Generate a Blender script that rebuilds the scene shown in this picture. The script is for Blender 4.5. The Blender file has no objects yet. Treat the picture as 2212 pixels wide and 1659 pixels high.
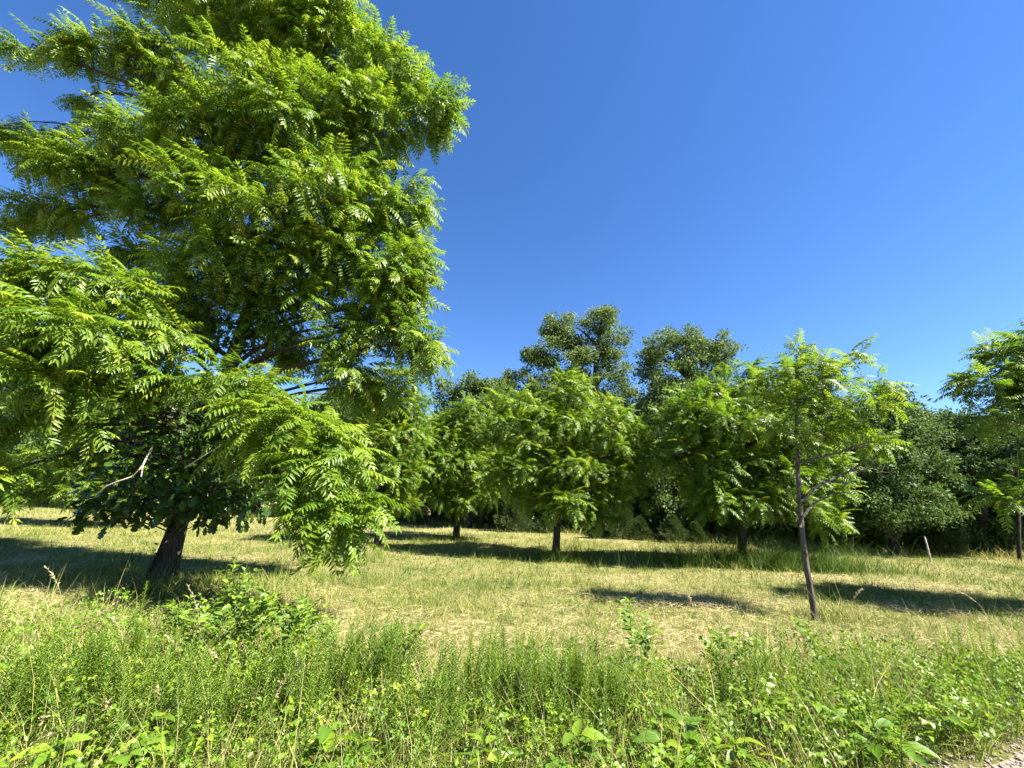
import bpy, math, random
import numpy as np
from mathutils import Matrix, Vector

random.seed(11)
rng = np.random.default_rng(11)
scene = bpy.context.scene
C = scene.collection
rad = math.radians

# ------------------------------------------------------------------ camera, sky, sun, exposure
cam_data = bpy.data.cameras.new('camera')
cam_data.sensor_width = 36.0
cam_data.lens = 36.0 * 900 / 2212
cam_data.clip_start = 0.05
cam_data.clip_end = 2000
cam = bpy.data.objects.new('camera', cam_data)
C.objects.link(cam)
cam.matrix_world = Matrix.Translation((0, 0, 1.55)) @ Matrix.Rotation(rad(90 + 15.5), 4, 'X') @ Matrix.Rotation(rad(1.5), 4, 'Z')
scene.camera = cam

SUN_ELEV = 50.0
SUN_AZ = Vector((0.92, -0.39, 0)).normalized()          # horizontal direction towards the sun
world = bpy.data.worlds.new('World')
scene.world = world
world.use_nodes = True
wn = world.node_tree
for n in list(wn.nodes):
    wn.nodes.remove(n)
sky = wn.nodes.new('ShaderNodeTexSky')
sky.sky_type = 'NISHITA'
sky.sun_disc = False
sky.sun_elevation = rad(SUN_ELEV)
sky.sun_rotation = math.atan2(SUN_AZ.x, SUN_AZ.y)
sky.air_density = 1.0
sky.dust_density = 0.0
sky.ozone_density = 5.0
sky.altitude = 300
bg = wn.nodes.new('ShaderNodeBackground')
bg.inputs['Strength'].default_value = 0.051
wo = wn.nodes.new('ShaderNodeOutputWorld')
hs = wn.nodes.new('ShaderNodeHueSaturation')
hs.inputs['Saturation'].default_value = 1.18
hs.inputs['Hue'].default_value = 0.508
wn.links.new(sky.outputs[0], hs.inputs['Color'])
wn.links.new(hs.outputs[0], bg.inputs[0])
wn.links.new(bg.outputs[0], wo.inputs[0])

sl = bpy.data.lights.new('sun', 'SUN')
sl.energy = 5.0
sl.angle = rad(0.53)
sl.color = (1.0, 0.95, 0.86)
sun = bpy.data.objects.new('sun', sl)
C.objects.link(sun)
sd = Vector((SUN_AZ.x * math.cos(rad(SUN_ELEV)), SUN_AZ.y * math.cos(rad(SUN_ELEV)), math.sin(rad(SUN_ELEV))))
sun.rotation_euler = sd.to_track_quat('Z', 'Y').to_euler()
sun.location = (20, -10, 40)

vs = scene.view_settings
vs.view_transform = 'Standard'
vs.look = 'None'
vs.exposure = 2.3
vs.gamma = 1.0
vs.use_curve_mapping = False
scene.cycles.max_bounces = 8
scene.cycles.transmission_bounces = 6
scene.cycles.transparent_max_bounces = 4

# ------------------------------------------------------------------ the layout, in metres
BIG_TRUNK = [(-6.075, 8.0, -0.15, 0.1955), (-6.075, 8.0, -0.002, 0.17), (-6.045, 8.0, 0.437, 0.152), (-5.987, 8.0, 0.986, 0.139), (-5.862, 8.0, 1.726, 0.134),
 (-5.766, 8.0, 2.954, 0.126), (-5.659, 8.0, 4.094, 0.121), (-5.475, 8.0, 5.324, 0.107), (-5.621, 8.0, 6.876, 0.122), (-6.098, 8.0, 8.573, 0.096),
 (-6.794, 8.0, 10.728, 0.068), (-7.335, 8.0, 12.843, 0.036)]
BIG_CLUSTERS = [(-8.68, 8.3, 15.33, 2.1, 1.45, 0.79), (-6.94, 8.2, 13.31, 1.87, 1.49, 1.12), (-4.82, 8.0, 12.77, 1.21, 1.09, 0.96), (-3.33, 7.8, 11.62, 0.93, 0.87, 0.81),
 (-2.04, 7.6, 10.08, 0.55, 0.55, 0.54), (-8.99, 8.0, 11.84, 0.95, 0.83, 0.71), (-10.4, 7.6, 11.63, 0.69, 0.47, 0.26), (-11.2, 7.2, 11.34, 0.61, 0.4, 0.2),
 (-11.02, 8.2, 10.97, 0.37, 0.29, 0.21), (-5.24, 7.2, 9.45, 1.47, 1.21, 0.96), (-3.47, 7.6, 9.56, 1.11, 0.95, 0.79), (-6.79, 7.3, 8.88, 1.26, 1.0, 0.75),
 (-8.52, 7.6, 9.14, 0.79, 0.63, 0.47), (-2.71, 7.8, 7.76, 0.77, 0.77, 0.76), (-2.18, 7.8, 6.39, 0.45, 0.52, 0.59), (-2.49, 7.8, 5.52, 0.49, 0.46, 0.43),
 (-2.05, 7.8, 4.86, 0.34, 0.33, 0.33), (-4.17, 7.3, 7.43, 1.2, 1.06, 0.91), (-5.54, 6.9, 6.95, 0.95, 0.86, 0.76), (-7.67, 7.6, 7.45, 0.65, 0.57, 0.49),
 (-10.38, 8.4, 8.93, 1.19, 0.8, 0.41), (-12.26, 8.6, 9.91, 0.95, 0.63, 0.32), (-11.52, 8.8, 8.03, 1.2, 0.77, 0.34), (-5.12, 7.4, 6.05, 0.98, 0.84, 0.69),
 (-6.06, 7.2, 5.9, 0.77, 0.68, 0.59), (-3.84, 7.8, 6.34, 0.94, 0.74, 0.54), (-3.27, 8.2, 5.38, 0.36, 0.45, 0.55), (-8.25, 8.0, 6.45, 0.56, 0.37, 0.18),
 (-4.92, 7.9, 4.98, 0.44, 0.43, 0.43), (-7.32, 6.0, 4.77, 0.93, 0.63, 0.33), (-6.36, 6.3, 4.63, 0.51, 0.43, 0.34), (-7.13, 5.6, 3.81, 0.64, 0.57, 0.5),
 (-6.36, 5.8, 3.69, 0.73, 0.62, 0.51), (-5.89, 6.4, 3.95, 0.42, 0.38, 0.34), (-6.81, 5.7, 2.94, 0.56, 0.46, 0.36), (-6.43, 6.2, 3.09, 0.54, 0.41, 0.28),
 (-6.91, 5.9, 2.38, 0.37, 0.3, 0.23), (-6.48, 6.3, 2.46, 0.32, 0.22, 0.13), (-6.95, 5.9, 1.74, 0.13, 0.12, 0.11), (-5.9, 6.9, 3.3, 0.52, 0.44, 0.36),
 (-4.61, 6.4, 3.27, 0.34, 0.28, 0.22), (-3.88, 6.2, 3.16, 0.4, 0.32, 0.25), (-3.39, 6.0, 2.56, 0.44, 0.41, 0.37), (-2.76, 6.0, 2.44, 0.37, 0.34, 0.3),
 (-2.85, 5.8, 1.9, 0.48, 0.41, 0.35), (-2.28, 5.8, 1.91, 0.26, 0.27, 0.28), (-2.42, 5.7, 1.42, 0.37, 0.32, 0.27), (-2.76, 5.7, 1.3, 0.19, 0.17, 0.15),
 (-2.28, 5.7, 1.31, 0.12, 0.12, 0.12), (-2.21, 5.8, 1.61, 0.12, 0.12, 0.12), (-3.17, 7.9, 3.84, 0.6, 0.46, 0.32), (-2.69, 8.2, 3.65, 0.43, 0.33, 0.24),
 (-4.85, 8.8, 4.71, 0.68, 0.52, 0.36), (-4.37, 6.8, 2.3, 0.27, 0.23, 0.19), (-6.99, 8.2, 5.16, 0.95, 0.74, 0.54), (-1.88, 7.8, 4.57, 0.47, 0.49, 0.51),
 (-2.76, 8.0, 4.83, 0.53, 0.53, 0.52), (-2.41, 7.7, 6.0, 0.54, 0.58, 0.62), (-2.07, 5.8, 1.46, 0.16, 0.19, 0.22), (-2.3, 5.75, 1.08, 0.16, 0.18, 0.21),
 (-3.99, 7.6, 5.37, 0.43, 0.35, 0.28), (-3.44, 7.7, 4.44, 0.33, 0.29, 0.25)]
BIG_TWIGS = [[(-5.607, 6.6, 2.207, 0.016), (-5.444, 6.3, 1.868, 0.015), (-5.545, 6.3, 1.731, 0.014), (-5.729, 6.3, 1.66, 0.012), (-5.879, 6.3, 1.591, 0.01),
  (-6.005, 6.3, 1.444, 0.007)],
 [(-5.027, 6.6, 1.9, 0.011), (-4.564, 6.3, 2.06, 0.01), (-4.325, 6.3, 2.238, 0.007)], [(-5.367, 6.25, 1.733, 0.008), (-5.385, 6.25, 1.932, 0.005)]]
SAPLING_STEM = [(-5.587, 7.6, -0.15, 0.021849999999999998), (-5.587, 7.6, 0.172, 0.019), (-5.653, 7.6, 0.641, 0.018), (-5.764, 7.6, 1.165, 0.016), (-6.261, 7.6, 1.86, 0.029),
 (-6.364, 7.6, 2.603, 0.021)]
SAPLING_CLUSTERS = [(-6.26, 7.4, 2.82, 0.75, 0.62, 0.5), (-6.41, 7.3, 2.15, 0.88, 0.68, 0.48), (-5.67, 7.4, 2.1, 0.81, 0.69, 0.57), (-6.54, 7.3, 1.45, 0.62, 0.49, 0.35),
 (-5.76, 7.4, 1.47, 0.95, 0.65, 0.36), (-5.07, 7.4, 1.57, 0.63, 0.52, 0.4), (-6.78, 7.25, 1.11, 0.38, 0.29, 0.19), (-4.98, 7.5, 2.37, 0.5, 0.5, 0.5),
 (-6.15, 7.3, 1.16, 0.46, 0.3, 0.14), (-5.06, 7.4, 1.15, 0.55, 0.36, 0.17), (-4.41, 7.4, 1.43, 0.47, 0.39, 0.32)]
VINE_CLUSTERS = [(-5.72, 7.7, 4.87, 0.55, 0.55, 0.55), (-5.36, 7.7, 5.39, 0.75, 0.56, 0.38), (-4.78, 7.7, 5.3, 0.66, 0.49, 0.33), (-4.27, 7.6, 5.37, 0.37, 0.3, 0.23),
 (-5.8, 7.7, 4.37, 0.64, 0.5, 0.36), (-5.05, 7.75, 4.61, 0.64, 0.46, 0.28), (-5.81, 7.8, 3.27, 0.27, 0.35, 0.44), (-5.82, 7.85, 2.4, 0.26, 0.35, 0.43)]
TREE_A = ([(1.374, 12.8, -0.15, 0.12189999999999998), (1.374, 12.8, 0.002, 0.106), (1.416, 12.8, 0.666, 0.094), (1.418, 12.8, 1.18, 0.095), (1.592, 12.8, 2.659, 0.077),
  (1.831, 12.8, 5.142, 0.037)],
 [(1.76, 12.8, 5.26, 0.38, 0.36, 0.33), (1.75, 12.8, 4.84, 0.91, 0.79, 0.66), (2.15, 12.6, 3.99, 1.28, 0.96, 0.64), (0.92, 12.4, 3.57, 0.97, 0.83, 0.69),
  (0.22, 12.8, 4.49, 0.8, 0.66, 0.51), (0.02, 12.8, 3.75, 0.93, 0.79, 0.65), (1.19, 12.3, 2.61, 1.28, 0.94, 0.61), (3.11, 12.8, 3.69, 0.93, 0.79, 0.65),
  (3.85, 12.8, 2.93, 0.78, 0.64, 0.49), (2.69, 12.4, 2.52, 1.29, 0.98, 0.68), (1.71, 12.2, 1.52, 0.98, 0.67, 0.37), (-0.01, 12.6, 2.33, 0.89, 0.75, 0.62),
  (3.26, 12.6, 1.88, 0.88, 0.7, 0.52), (4.18, 12.8, 2.52, 0.45, 0.36, 0.28), (2.07, 13.6, 3.33, 1.81, 1.58, 1.36), (2.52, 12.4, 1.22, 0.59, 0.43, 0.26),
  (0.55, 12.8, 1.68, 0.76, 0.55, 0.34)])
TREE_B = ([(-2.015, 17.2, -0.15, 0.13455), (-2.015, 17.2, 0.01, 0.117), (-2.018, 17.2, 0.954, 0.109), (-2.045, 17.2, 2.017, 0.093), (-1.964, 17.2, 3.877, 0.057)],
 [(-1.8, 17.0, 4.81, 1.05, 0.96, 0.86), (-2.71, 17.0, 4.02, 0.95, 0.95, 0.95), (-1.01, 17.0, 4.06, 1.14, 0.99, 0.85), (-1.86, 16.7, 2.9, 1.46, 1.14, 0.82),
  (-2.82, 16.8, 2.16, 0.91, 0.82, 0.73), (-0.92, 16.8, 2.21, 1.09, 0.91, 0.73), (-2.04, 16.6, 1.57, 0.8, 0.6, 0.39), (-3.47, 17.0, 2.88, 0.56, 0.74, 0.93),
  (-0.22, 17.2, 3.17, 0.76, 0.85, 0.94), (-1.82, 17.8, 3.77, 1.77, 1.58, 1.38)])
TREE_C = ([(6.109, 11.7, -0.15, 0.12535), (6.109, 11.7, 0.006, 0.109), (6.184, 11.7, 0.516, 0.098), (6.267, 11.7, 1.099, 0.099), (6.519, 11.7, 2.317, 0.077),
  (6.956, 11.7, 4.421, 0.04)],
 [(6.99, 11.9, 5.47, 0.49, 0.4, 0.31), (6.78, 11.9, 4.88, 0.96, 0.72, 0.48), (5.61, 11.8, 4.55, 1.01, 0.81, 0.61), (4.83, 12.0, 4.02, 0.61, 0.58, 0.54),
  (7.93, 12.0, 4.8, 0.97, 0.79, 0.62), (5.98, 11.4, 3.67, 1.41, 1.06, 0.71), (7.32, 11.5, 3.59, 1.23, 0.97, 0.71), (4.84, 11.6, 2.9, 0.9, 0.77, 0.64),
  (5.8, 11.3, 2.52, 1.3, 0.96, 0.62), (7.28, 11.5, 2.45, 1.2, 0.91, 0.63), (5.31, 11.2, 1.79, 0.66, 0.5, 0.34), (6.57, 11.3, 1.76, 0.85, 0.58, 0.3),
  (7.8, 11.5, 1.73, 0.74, 0.56, 0.37), (8.29, 11.3, 1.17, 0.5, 0.41, 0.31), (7.87, 11.1, 1.62, 0.65, 0.49, 0.33), (8.56, 11.9, 2.76, 0.92, 0.79, 0.66),
  (6.84, 12.4, 3.17, 2.06, 1.79, 1.51), (5.04, 11.2, 1.49, 0.34, 0.24, 0.14), (8.96, 11.8, 2.13, 0.77, 0.58, 0.38), (6.22, 11.6, 1.58, 0.68, 0.45, 0.22)])
TREE_D = ([(4.457, 6.65, -0.15, 0.049449999999999994), (4.457, 6.65, 0.006, 0.043), (4.448, 6.65, 0.352, 0.04), (4.435, 6.65, 0.856, 0.037), (4.472, 6.65, 1.519, 0.035),
  (4.54, 6.65, 2.222, 0.031), (4.643, 6.65, 2.968, 0.024), (4.786, 6.65, 3.681, 0.019)],
 [(4.91, 6.6, 4.12, 0.22, 0.17, 0.13), (4.72, 6.6, 3.95, 0.31, 0.25, 0.19), (4.89, 6.5, 3.72, 0.42, 0.33, 0.24), (4.49, 6.6, 3.66, 0.29, 0.28, 0.27),
  (5.72, 6.6, 3.85, 0.39, 0.3, 0.22), (5.98, 6.6, 3.62, 0.22, 0.26, 0.31), (5.15, 6.4, 3.46, 0.45, 0.33, 0.22), (5.71, 6.6, 3.22, 0.34, 0.28, 0.23),
  (4.43, 6.4, 3.14, 0.37, 0.31, 0.26), (5.15, 6.6, 3.05, 0.41, 0.32, 0.23), (4.42, 6.6, 2.69, 0.26, 0.2, 0.15), (5.06, 6.7, 2.76, 0.26, 0.2, 0.14),
  (5.57, 6.3, 2.53, 0.25, 0.17, 0.1), (5.56, 6.8, 2.79, 0.34, 0.25, 0.15), (4.4, 6.7, 2.67, 0.3, 0.26, 0.23), (4.28, 6.8, 3.23, 0.16, 0.18, 0.19)])
TREE_E = ([(9.683, 7.0, -0.15, 0.0805), (9.683, 7.0, -0.009, 0.07), (9.7, 7.0, 0.606, 0.065), (9.861, 7.0, 1.647, 0.06), (10.115, 7.0, 2.783, 0.047), (10.393, 7.0, 4.026, 0.025)],
 [(8.89, 7.0, 4.38, 0.38, 0.3, 0.23), (8.53, 7.0, 3.85, 0.41, 0.31, 0.2), (8.15, 7.0, 3.67, 0.28, 0.22, 0.15), (8.58, 6.8, 3.42, 0.51, 0.38, 0.25),
  (9.45, 7.0, 4.17, 0.5, 0.46, 0.41), (10.3, 7.0, 4.73, 0.76, 0.68, 0.59), (9.39, 6.8, 3.52, 0.71, 0.55, 0.39), (10.81, 7.0, 4.04, 0.74, 0.74, 0.74),
  (8.28, 6.9, 3.07, 0.35, 0.25, 0.16), (11.27, 7.0, 3.54, 0.73, 0.69, 0.65), (7.71, 6.8, 1.77, 0.28, 0.21, 0.13), (8.34, 6.8, 1.9, 0.44, 0.31, 0.18),
  (9.37, 6.9, 2.37, 0.61, 0.46, 0.31), (10.8, 7.0, 2.72, 0.63, 0.51, 0.39), (11.24, 7.0, 5.69, 0.7, 0.61, 0.52)])
TREE_F = ([(-4.242, 14.5, -0.15, 0.12074999999999998), (-4.242, 14.5, -0.023, 0.105), (-4.262, 14.5, 0.837, 0.1), (-4.269, 14.5, 2.339, 0.079), (-4.299, 14.5, 4.931, 0.05)],
 [(-4.29, 14.5, 5.62, 0.92, 0.75, 0.59), (-3.53, 14.5, 4.61, 0.62, 0.64, 0.66), (-4.66, 14.4, 4.73, 0.9, 0.78, 0.65), (-3.69, 14.3, 3.43, 0.87, 0.79, 0.71),
  (-4.56, 14.3, 3.41, 0.87, 0.83, 0.79), (-3.86, 14.2, 2.18, 1.0, 0.81, 0.62), (-4.66, 14.4, 1.87, 0.78, 0.7, 0.62), (-3.52, 14.4, 1.37, 0.61, 0.48, 0.34),
  (-4.41, 15.0, 3.84, 1.17, 1.34, 1.51), (-3.08, 14.5, 4.21, 0.33, 0.28, 0.23)])
TREE_N = ([(-18.35, 19.0, -0.15, 0.15985), (-18.35, 19.0, 0.014, 0.139), (-18.565, 19.0, 1.062, 0.131), (-18.87, 19.0, 3.473, 0.105), (-18.939, 19.0, 6.293, 0.065)],
 [(-19.02, 19.0, 6.97, 1.32, 1.04, 0.77), (-19.56, 19.0, 5.83, 1.51, 1.19, 0.86), (-17.57, 19.0, 5.66, 1.51, 1.19, 0.86), (-20.3, 19.0, 4.71, 1.28, 1.06, 0.85),
  (-18.29, 18.8, 4.3, 1.89, 1.36, 0.84), (-16.54, 19.0, 4.17, 1.27, 1.06, 0.84), (-18.55, 18.8, 3.05, 2.06, 1.44, 0.82), (-20.27, 19.0, 2.61, 1.24, 0.98, 0.72),
  (-18.74, 18.8, 1.64, 1.81, 1.19, 0.56), (-17.03, 19.0, 2.09, 1.44, 1.08, 0.72), (-20.5, 19.0, 1.4, 1.02, 0.76, 0.51), (-17.48, 18.7, 1.09, 1.19, 0.78, 0.36)])
TREE_O = ([(15.69, 9.5, -0.15, 0.08969999999999999), (15.69, 9.5, 0.221, 0.078), (16.057, 9.5, 1.265, 0.071), (16.623, 9.5, 2.772, 0.053)],
 [(16.86, 9.5, 3.31, 0.96, 0.86, 0.75), (15.77, 9.5, 2.75, 0.84, 0.68, 0.53), (17.48, 9.5, 2.79, 0.95, 0.79, 0.63), (17.2, 9.5, 4.08, 0.66, 0.6, 0.55),
  (15.56, 9.4, 2.13, 0.72, 0.54, 0.36)])
DEAD_BRANCH = [[(4.44, 6.6, 1.621, 0.028), (4.654, 6.6, 1.798, 0.026), (4.958, 6.6, 1.98, 0.023), (5.307, 6.6, 2.109, 0.019), (5.602, 6.6, 2.317, 0.013), (5.944, 6.6, 2.486, 0.006)],
 [(5.307, 6.6, 2.109, 0.013), (5.643, 6.6, 2.161, 0.009), (5.849, 6.6, 2.109, 0.004)],
 [(4.958, 6.6, 1.98, 0.012), (5.234, 6.6, 1.917, 0.007), (5.392, 6.6, 1.991, 0.004)],
 [(4.395, 6.6, 1.251, 0.022), (4.532, 6.6, 1.488, 0.02), (4.776, 6.6, 1.677, 0.014), (5.214, 6.6, 1.812, 0.007), (5.349, 6.6, 1.774, 0.004)]]
FOREST_G = ([(5.52, 26.0, -0.15, 0.3128), (5.52, 26.0, -0.438, 0.272), (5.602, 26.0, 3.864, 0.257), (5.354, 26.0, 8.271, 0.239), (5.588, 26.0, 11.126, 0.153),
  (5.97, 26.0, 13.466, 0.078)],
 [(5.96, 26.0, 13.3, 1.61, 1.34, 1.06), (4.23, 26.0, 12.57, 2.28, 1.67, 1.04), (2.83, 26.0, 12.2, 1.33, 1.07, 0.82), (6.84, 26.0, 11.82, 1.21, 1.26, 1.3),
  (5.28, 26.0, 10.95, 1.68, 1.4, 1.1), (3.28, 26.0, 10.58, 2.23, 1.67, 1.1), (1.6, 26.0, 10.53, 1.2, 1.0, 0.8), (4.32, 26.0, 9.02, 2.01, 1.46, 0.9),
  (6.92, 26.0, 9.88, 1.4, 1.26, 1.09), (7.15, 26.0, 8.47, 1.1, 0.88, 0.65), (6.08, 26.0, 7.68, 1.27, 1.0, 0.71), (0.41, 26.0, 9.07, 1.28, 1.05, 0.79),
  (1.62, 26.0, 8.48, 1.82, 1.43, 1.01), (2.82, 26.0, 7.9, 2.17, 1.72, 1.25), (-0.45, 26.0, 7.81, 1.27, 1.18, 1.07), (4.38, 25.0, 5.68, 4.1, 3.07, 2.02),
  (3.78, 25.0, 2.66, 4.29, 3.31, 2.28)])
FOREST_H = ([(9.284, 22.0, -0.15, 0.26565), (9.284, 22.0, -0.127, 0.231), (9.508, 22.0, 3.631, 0.218), (9.72, 22.0, 7.377, 0.177), (9.805, 22.0, 9.794, 0.078)],
 [(8.27, 22.0, 10.17, 1.11, 1.04, 0.94), (9.73, 22.0, 10.49, 1.34, 1.07, 0.79), (10.73, 22.0, 9.96, 1.27, 1.11, 0.94), (12.05, 22.0, 10.13, 0.89, 0.84, 0.78),
  (8.83, 22.0, 8.95, 1.89, 1.49, 1.08), (10.85, 22.0, 8.6, 1.88, 1.49, 1.08), (7.57, 22.0, 9.46, 0.7, 0.74, 0.78), (8.24, 22.0, 7.86, 1.24, 1.01, 0.77),
  (7.26, 22.0, 6.41, 0.67, 0.79, 0.9), (9.19, 22.0, 7.1, 2.46, 2.0, 1.51), (7.84, 21.5, 4.73, 1.76, 1.9, 2.02), (9.41, 21.5, 3.59, 3.17, 2.73, 2.27),
  (7.46, 21.0, 1.93, 1.66, 1.66, 1.63)])
FOREST_I = ([(-2.23, 24.0, -0.15, 0.20354999999999998), (-2.23, 24.0, 0.25, 0.177), (-2.535, 24.0, 3.487, 0.158), (-2.728, 24.0, 6.983, 0.082)],
 [(-2.65, 24.0, 7.98, 1.51, 1.12, 0.73), (-3.85, 24.0, 7.38, 0.94, 0.94, 0.92), (-1.52, 24.0, 7.58, 1.17, 1.0, 0.83), (-2.85, 24.0, 6.7, 1.99, 1.57, 1.14),
  (-0.93, 24.0, 6.47, 1.49, 1.33, 1.14), (-3.86, 24.0, 5.57, 1.15, 1.23, 1.3), (-1.13, 24.0, 4.57, 2.27, 1.95, 1.6), (-2.62, 23.6, 3.45, 2.53, 2.21, 1.86)])
FOREST_J = ([(13.744, 15.8, -0.15, 0.1702), (13.744, 15.8, 0.132, 0.148), (14.239, 15.8, 2.389, 0.137), (14.817, 15.8, 5.021, 0.072)],
 [(15.24, 16.0, 5.72, 0.78, 0.71, 0.61), (14.51, 16.0, 4.87, 1.11, 0.94, 0.76), (15.56, 16.0, 4.71, 0.99, 0.88, 0.76), (13.52, 15.8, 3.91, 1.29, 1.12, 0.95),
  (14.44, 15.6, 3.74, 1.48, 1.22, 0.94), (15.7, 15.8, 3.45, 0.96, 0.9, 0.84), (13.5, 15.5, 2.53, 1.44, 1.13, 0.82), (14.73, 15.5, 2.39, 1.44, 1.13, 0.8),
  (15.91, 15.7, 2.6, 0.62, 0.68, 0.72), (13.68, 15.3, 1.49, 1.6, 1.12, 0.62), (15.13, 15.5, 1.6, 0.92, 0.81, 0.7), (12.62, 15.5, 1.53, 1.11, 1.01, 0.9)])
FOREST_K = ([(17.724, 16.5, -0.15, 0.15755), (17.724, 16.5, -0.201, 0.137), (18.392, 16.5, 2.516, 0.126), (18.801, 16.5, 4.324, 0.074)],
 [(18.76, 17.0, 4.97, 0.94, 0.79, 0.65), (17.86, 17.0, 4.46, 0.82, 0.76, 0.68), (19.67, 17.0, 4.8, 1.05, 0.82, 0.58), (18.61, 16.8, 3.8, 1.6, 1.26, 0.9),
  (20.41, 17.0, 4.06, 1.16, 0.99, 0.79), (17.48, 16.8, 3.04, 1.01, 0.95, 0.89), (18.48, 16.5, 2.52, 1.54, 1.15, 0.76), (20.64, 17.0, 2.95, 1.13, 1.02, 0.89)])
FOREST_L = ([(19.351, 16.0, -0.15, 0.15295), (19.351, 16.0, -0.142, 0.133), (20.117, 16.0, 2.545, 0.122), (20.582, 16.0, 4.301, 0.072)],
 [(22.37, 17.0, 5.46, 1.42, 1.12, 0.82), (21.04, 16.8, 4.42, 1.15, 0.98, 0.79), (22.77, 17.0, 4.31, 1.39, 1.16, 0.91), (21.01, 16.5, 3.11, 1.55, 1.22, 0.88),
  (24.44, 17.0, 4.73, 1.63, 1.51, 1.38), (22.94, 16.8, 2.82, 1.57, 1.34, 1.1)])
FOREST_M = ([(16.689, 14.5, -0.15, 0.06094999999999999), (16.689, 14.5, -0.046, 0.053), (17.127, 14.5, 1.667, 0.05), (17.605, 14.5, 3.532, 0.04)],
 [(18.31, 15.0, 3.94, 0.82, 0.72, 0.6), (18.75, 15.0, 3.45, 0.92, 0.81, 0.7), (17.81, 15.0, 3.1, 0.9, 0.73, 0.55)])
WOOD_EDGE = [(-67.93, 40.11), (-52.22, 37.98), (-38.11, 36.07), (-19.77, 31.29), (-8.13, 28.76), (0.2, 23.26), (6.4, 20.17), (12.76, 17.38), (15.4, 16.35), (17.62, 15.18),
 (20.74, 13.31), (23.0, 11.71)]
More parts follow.
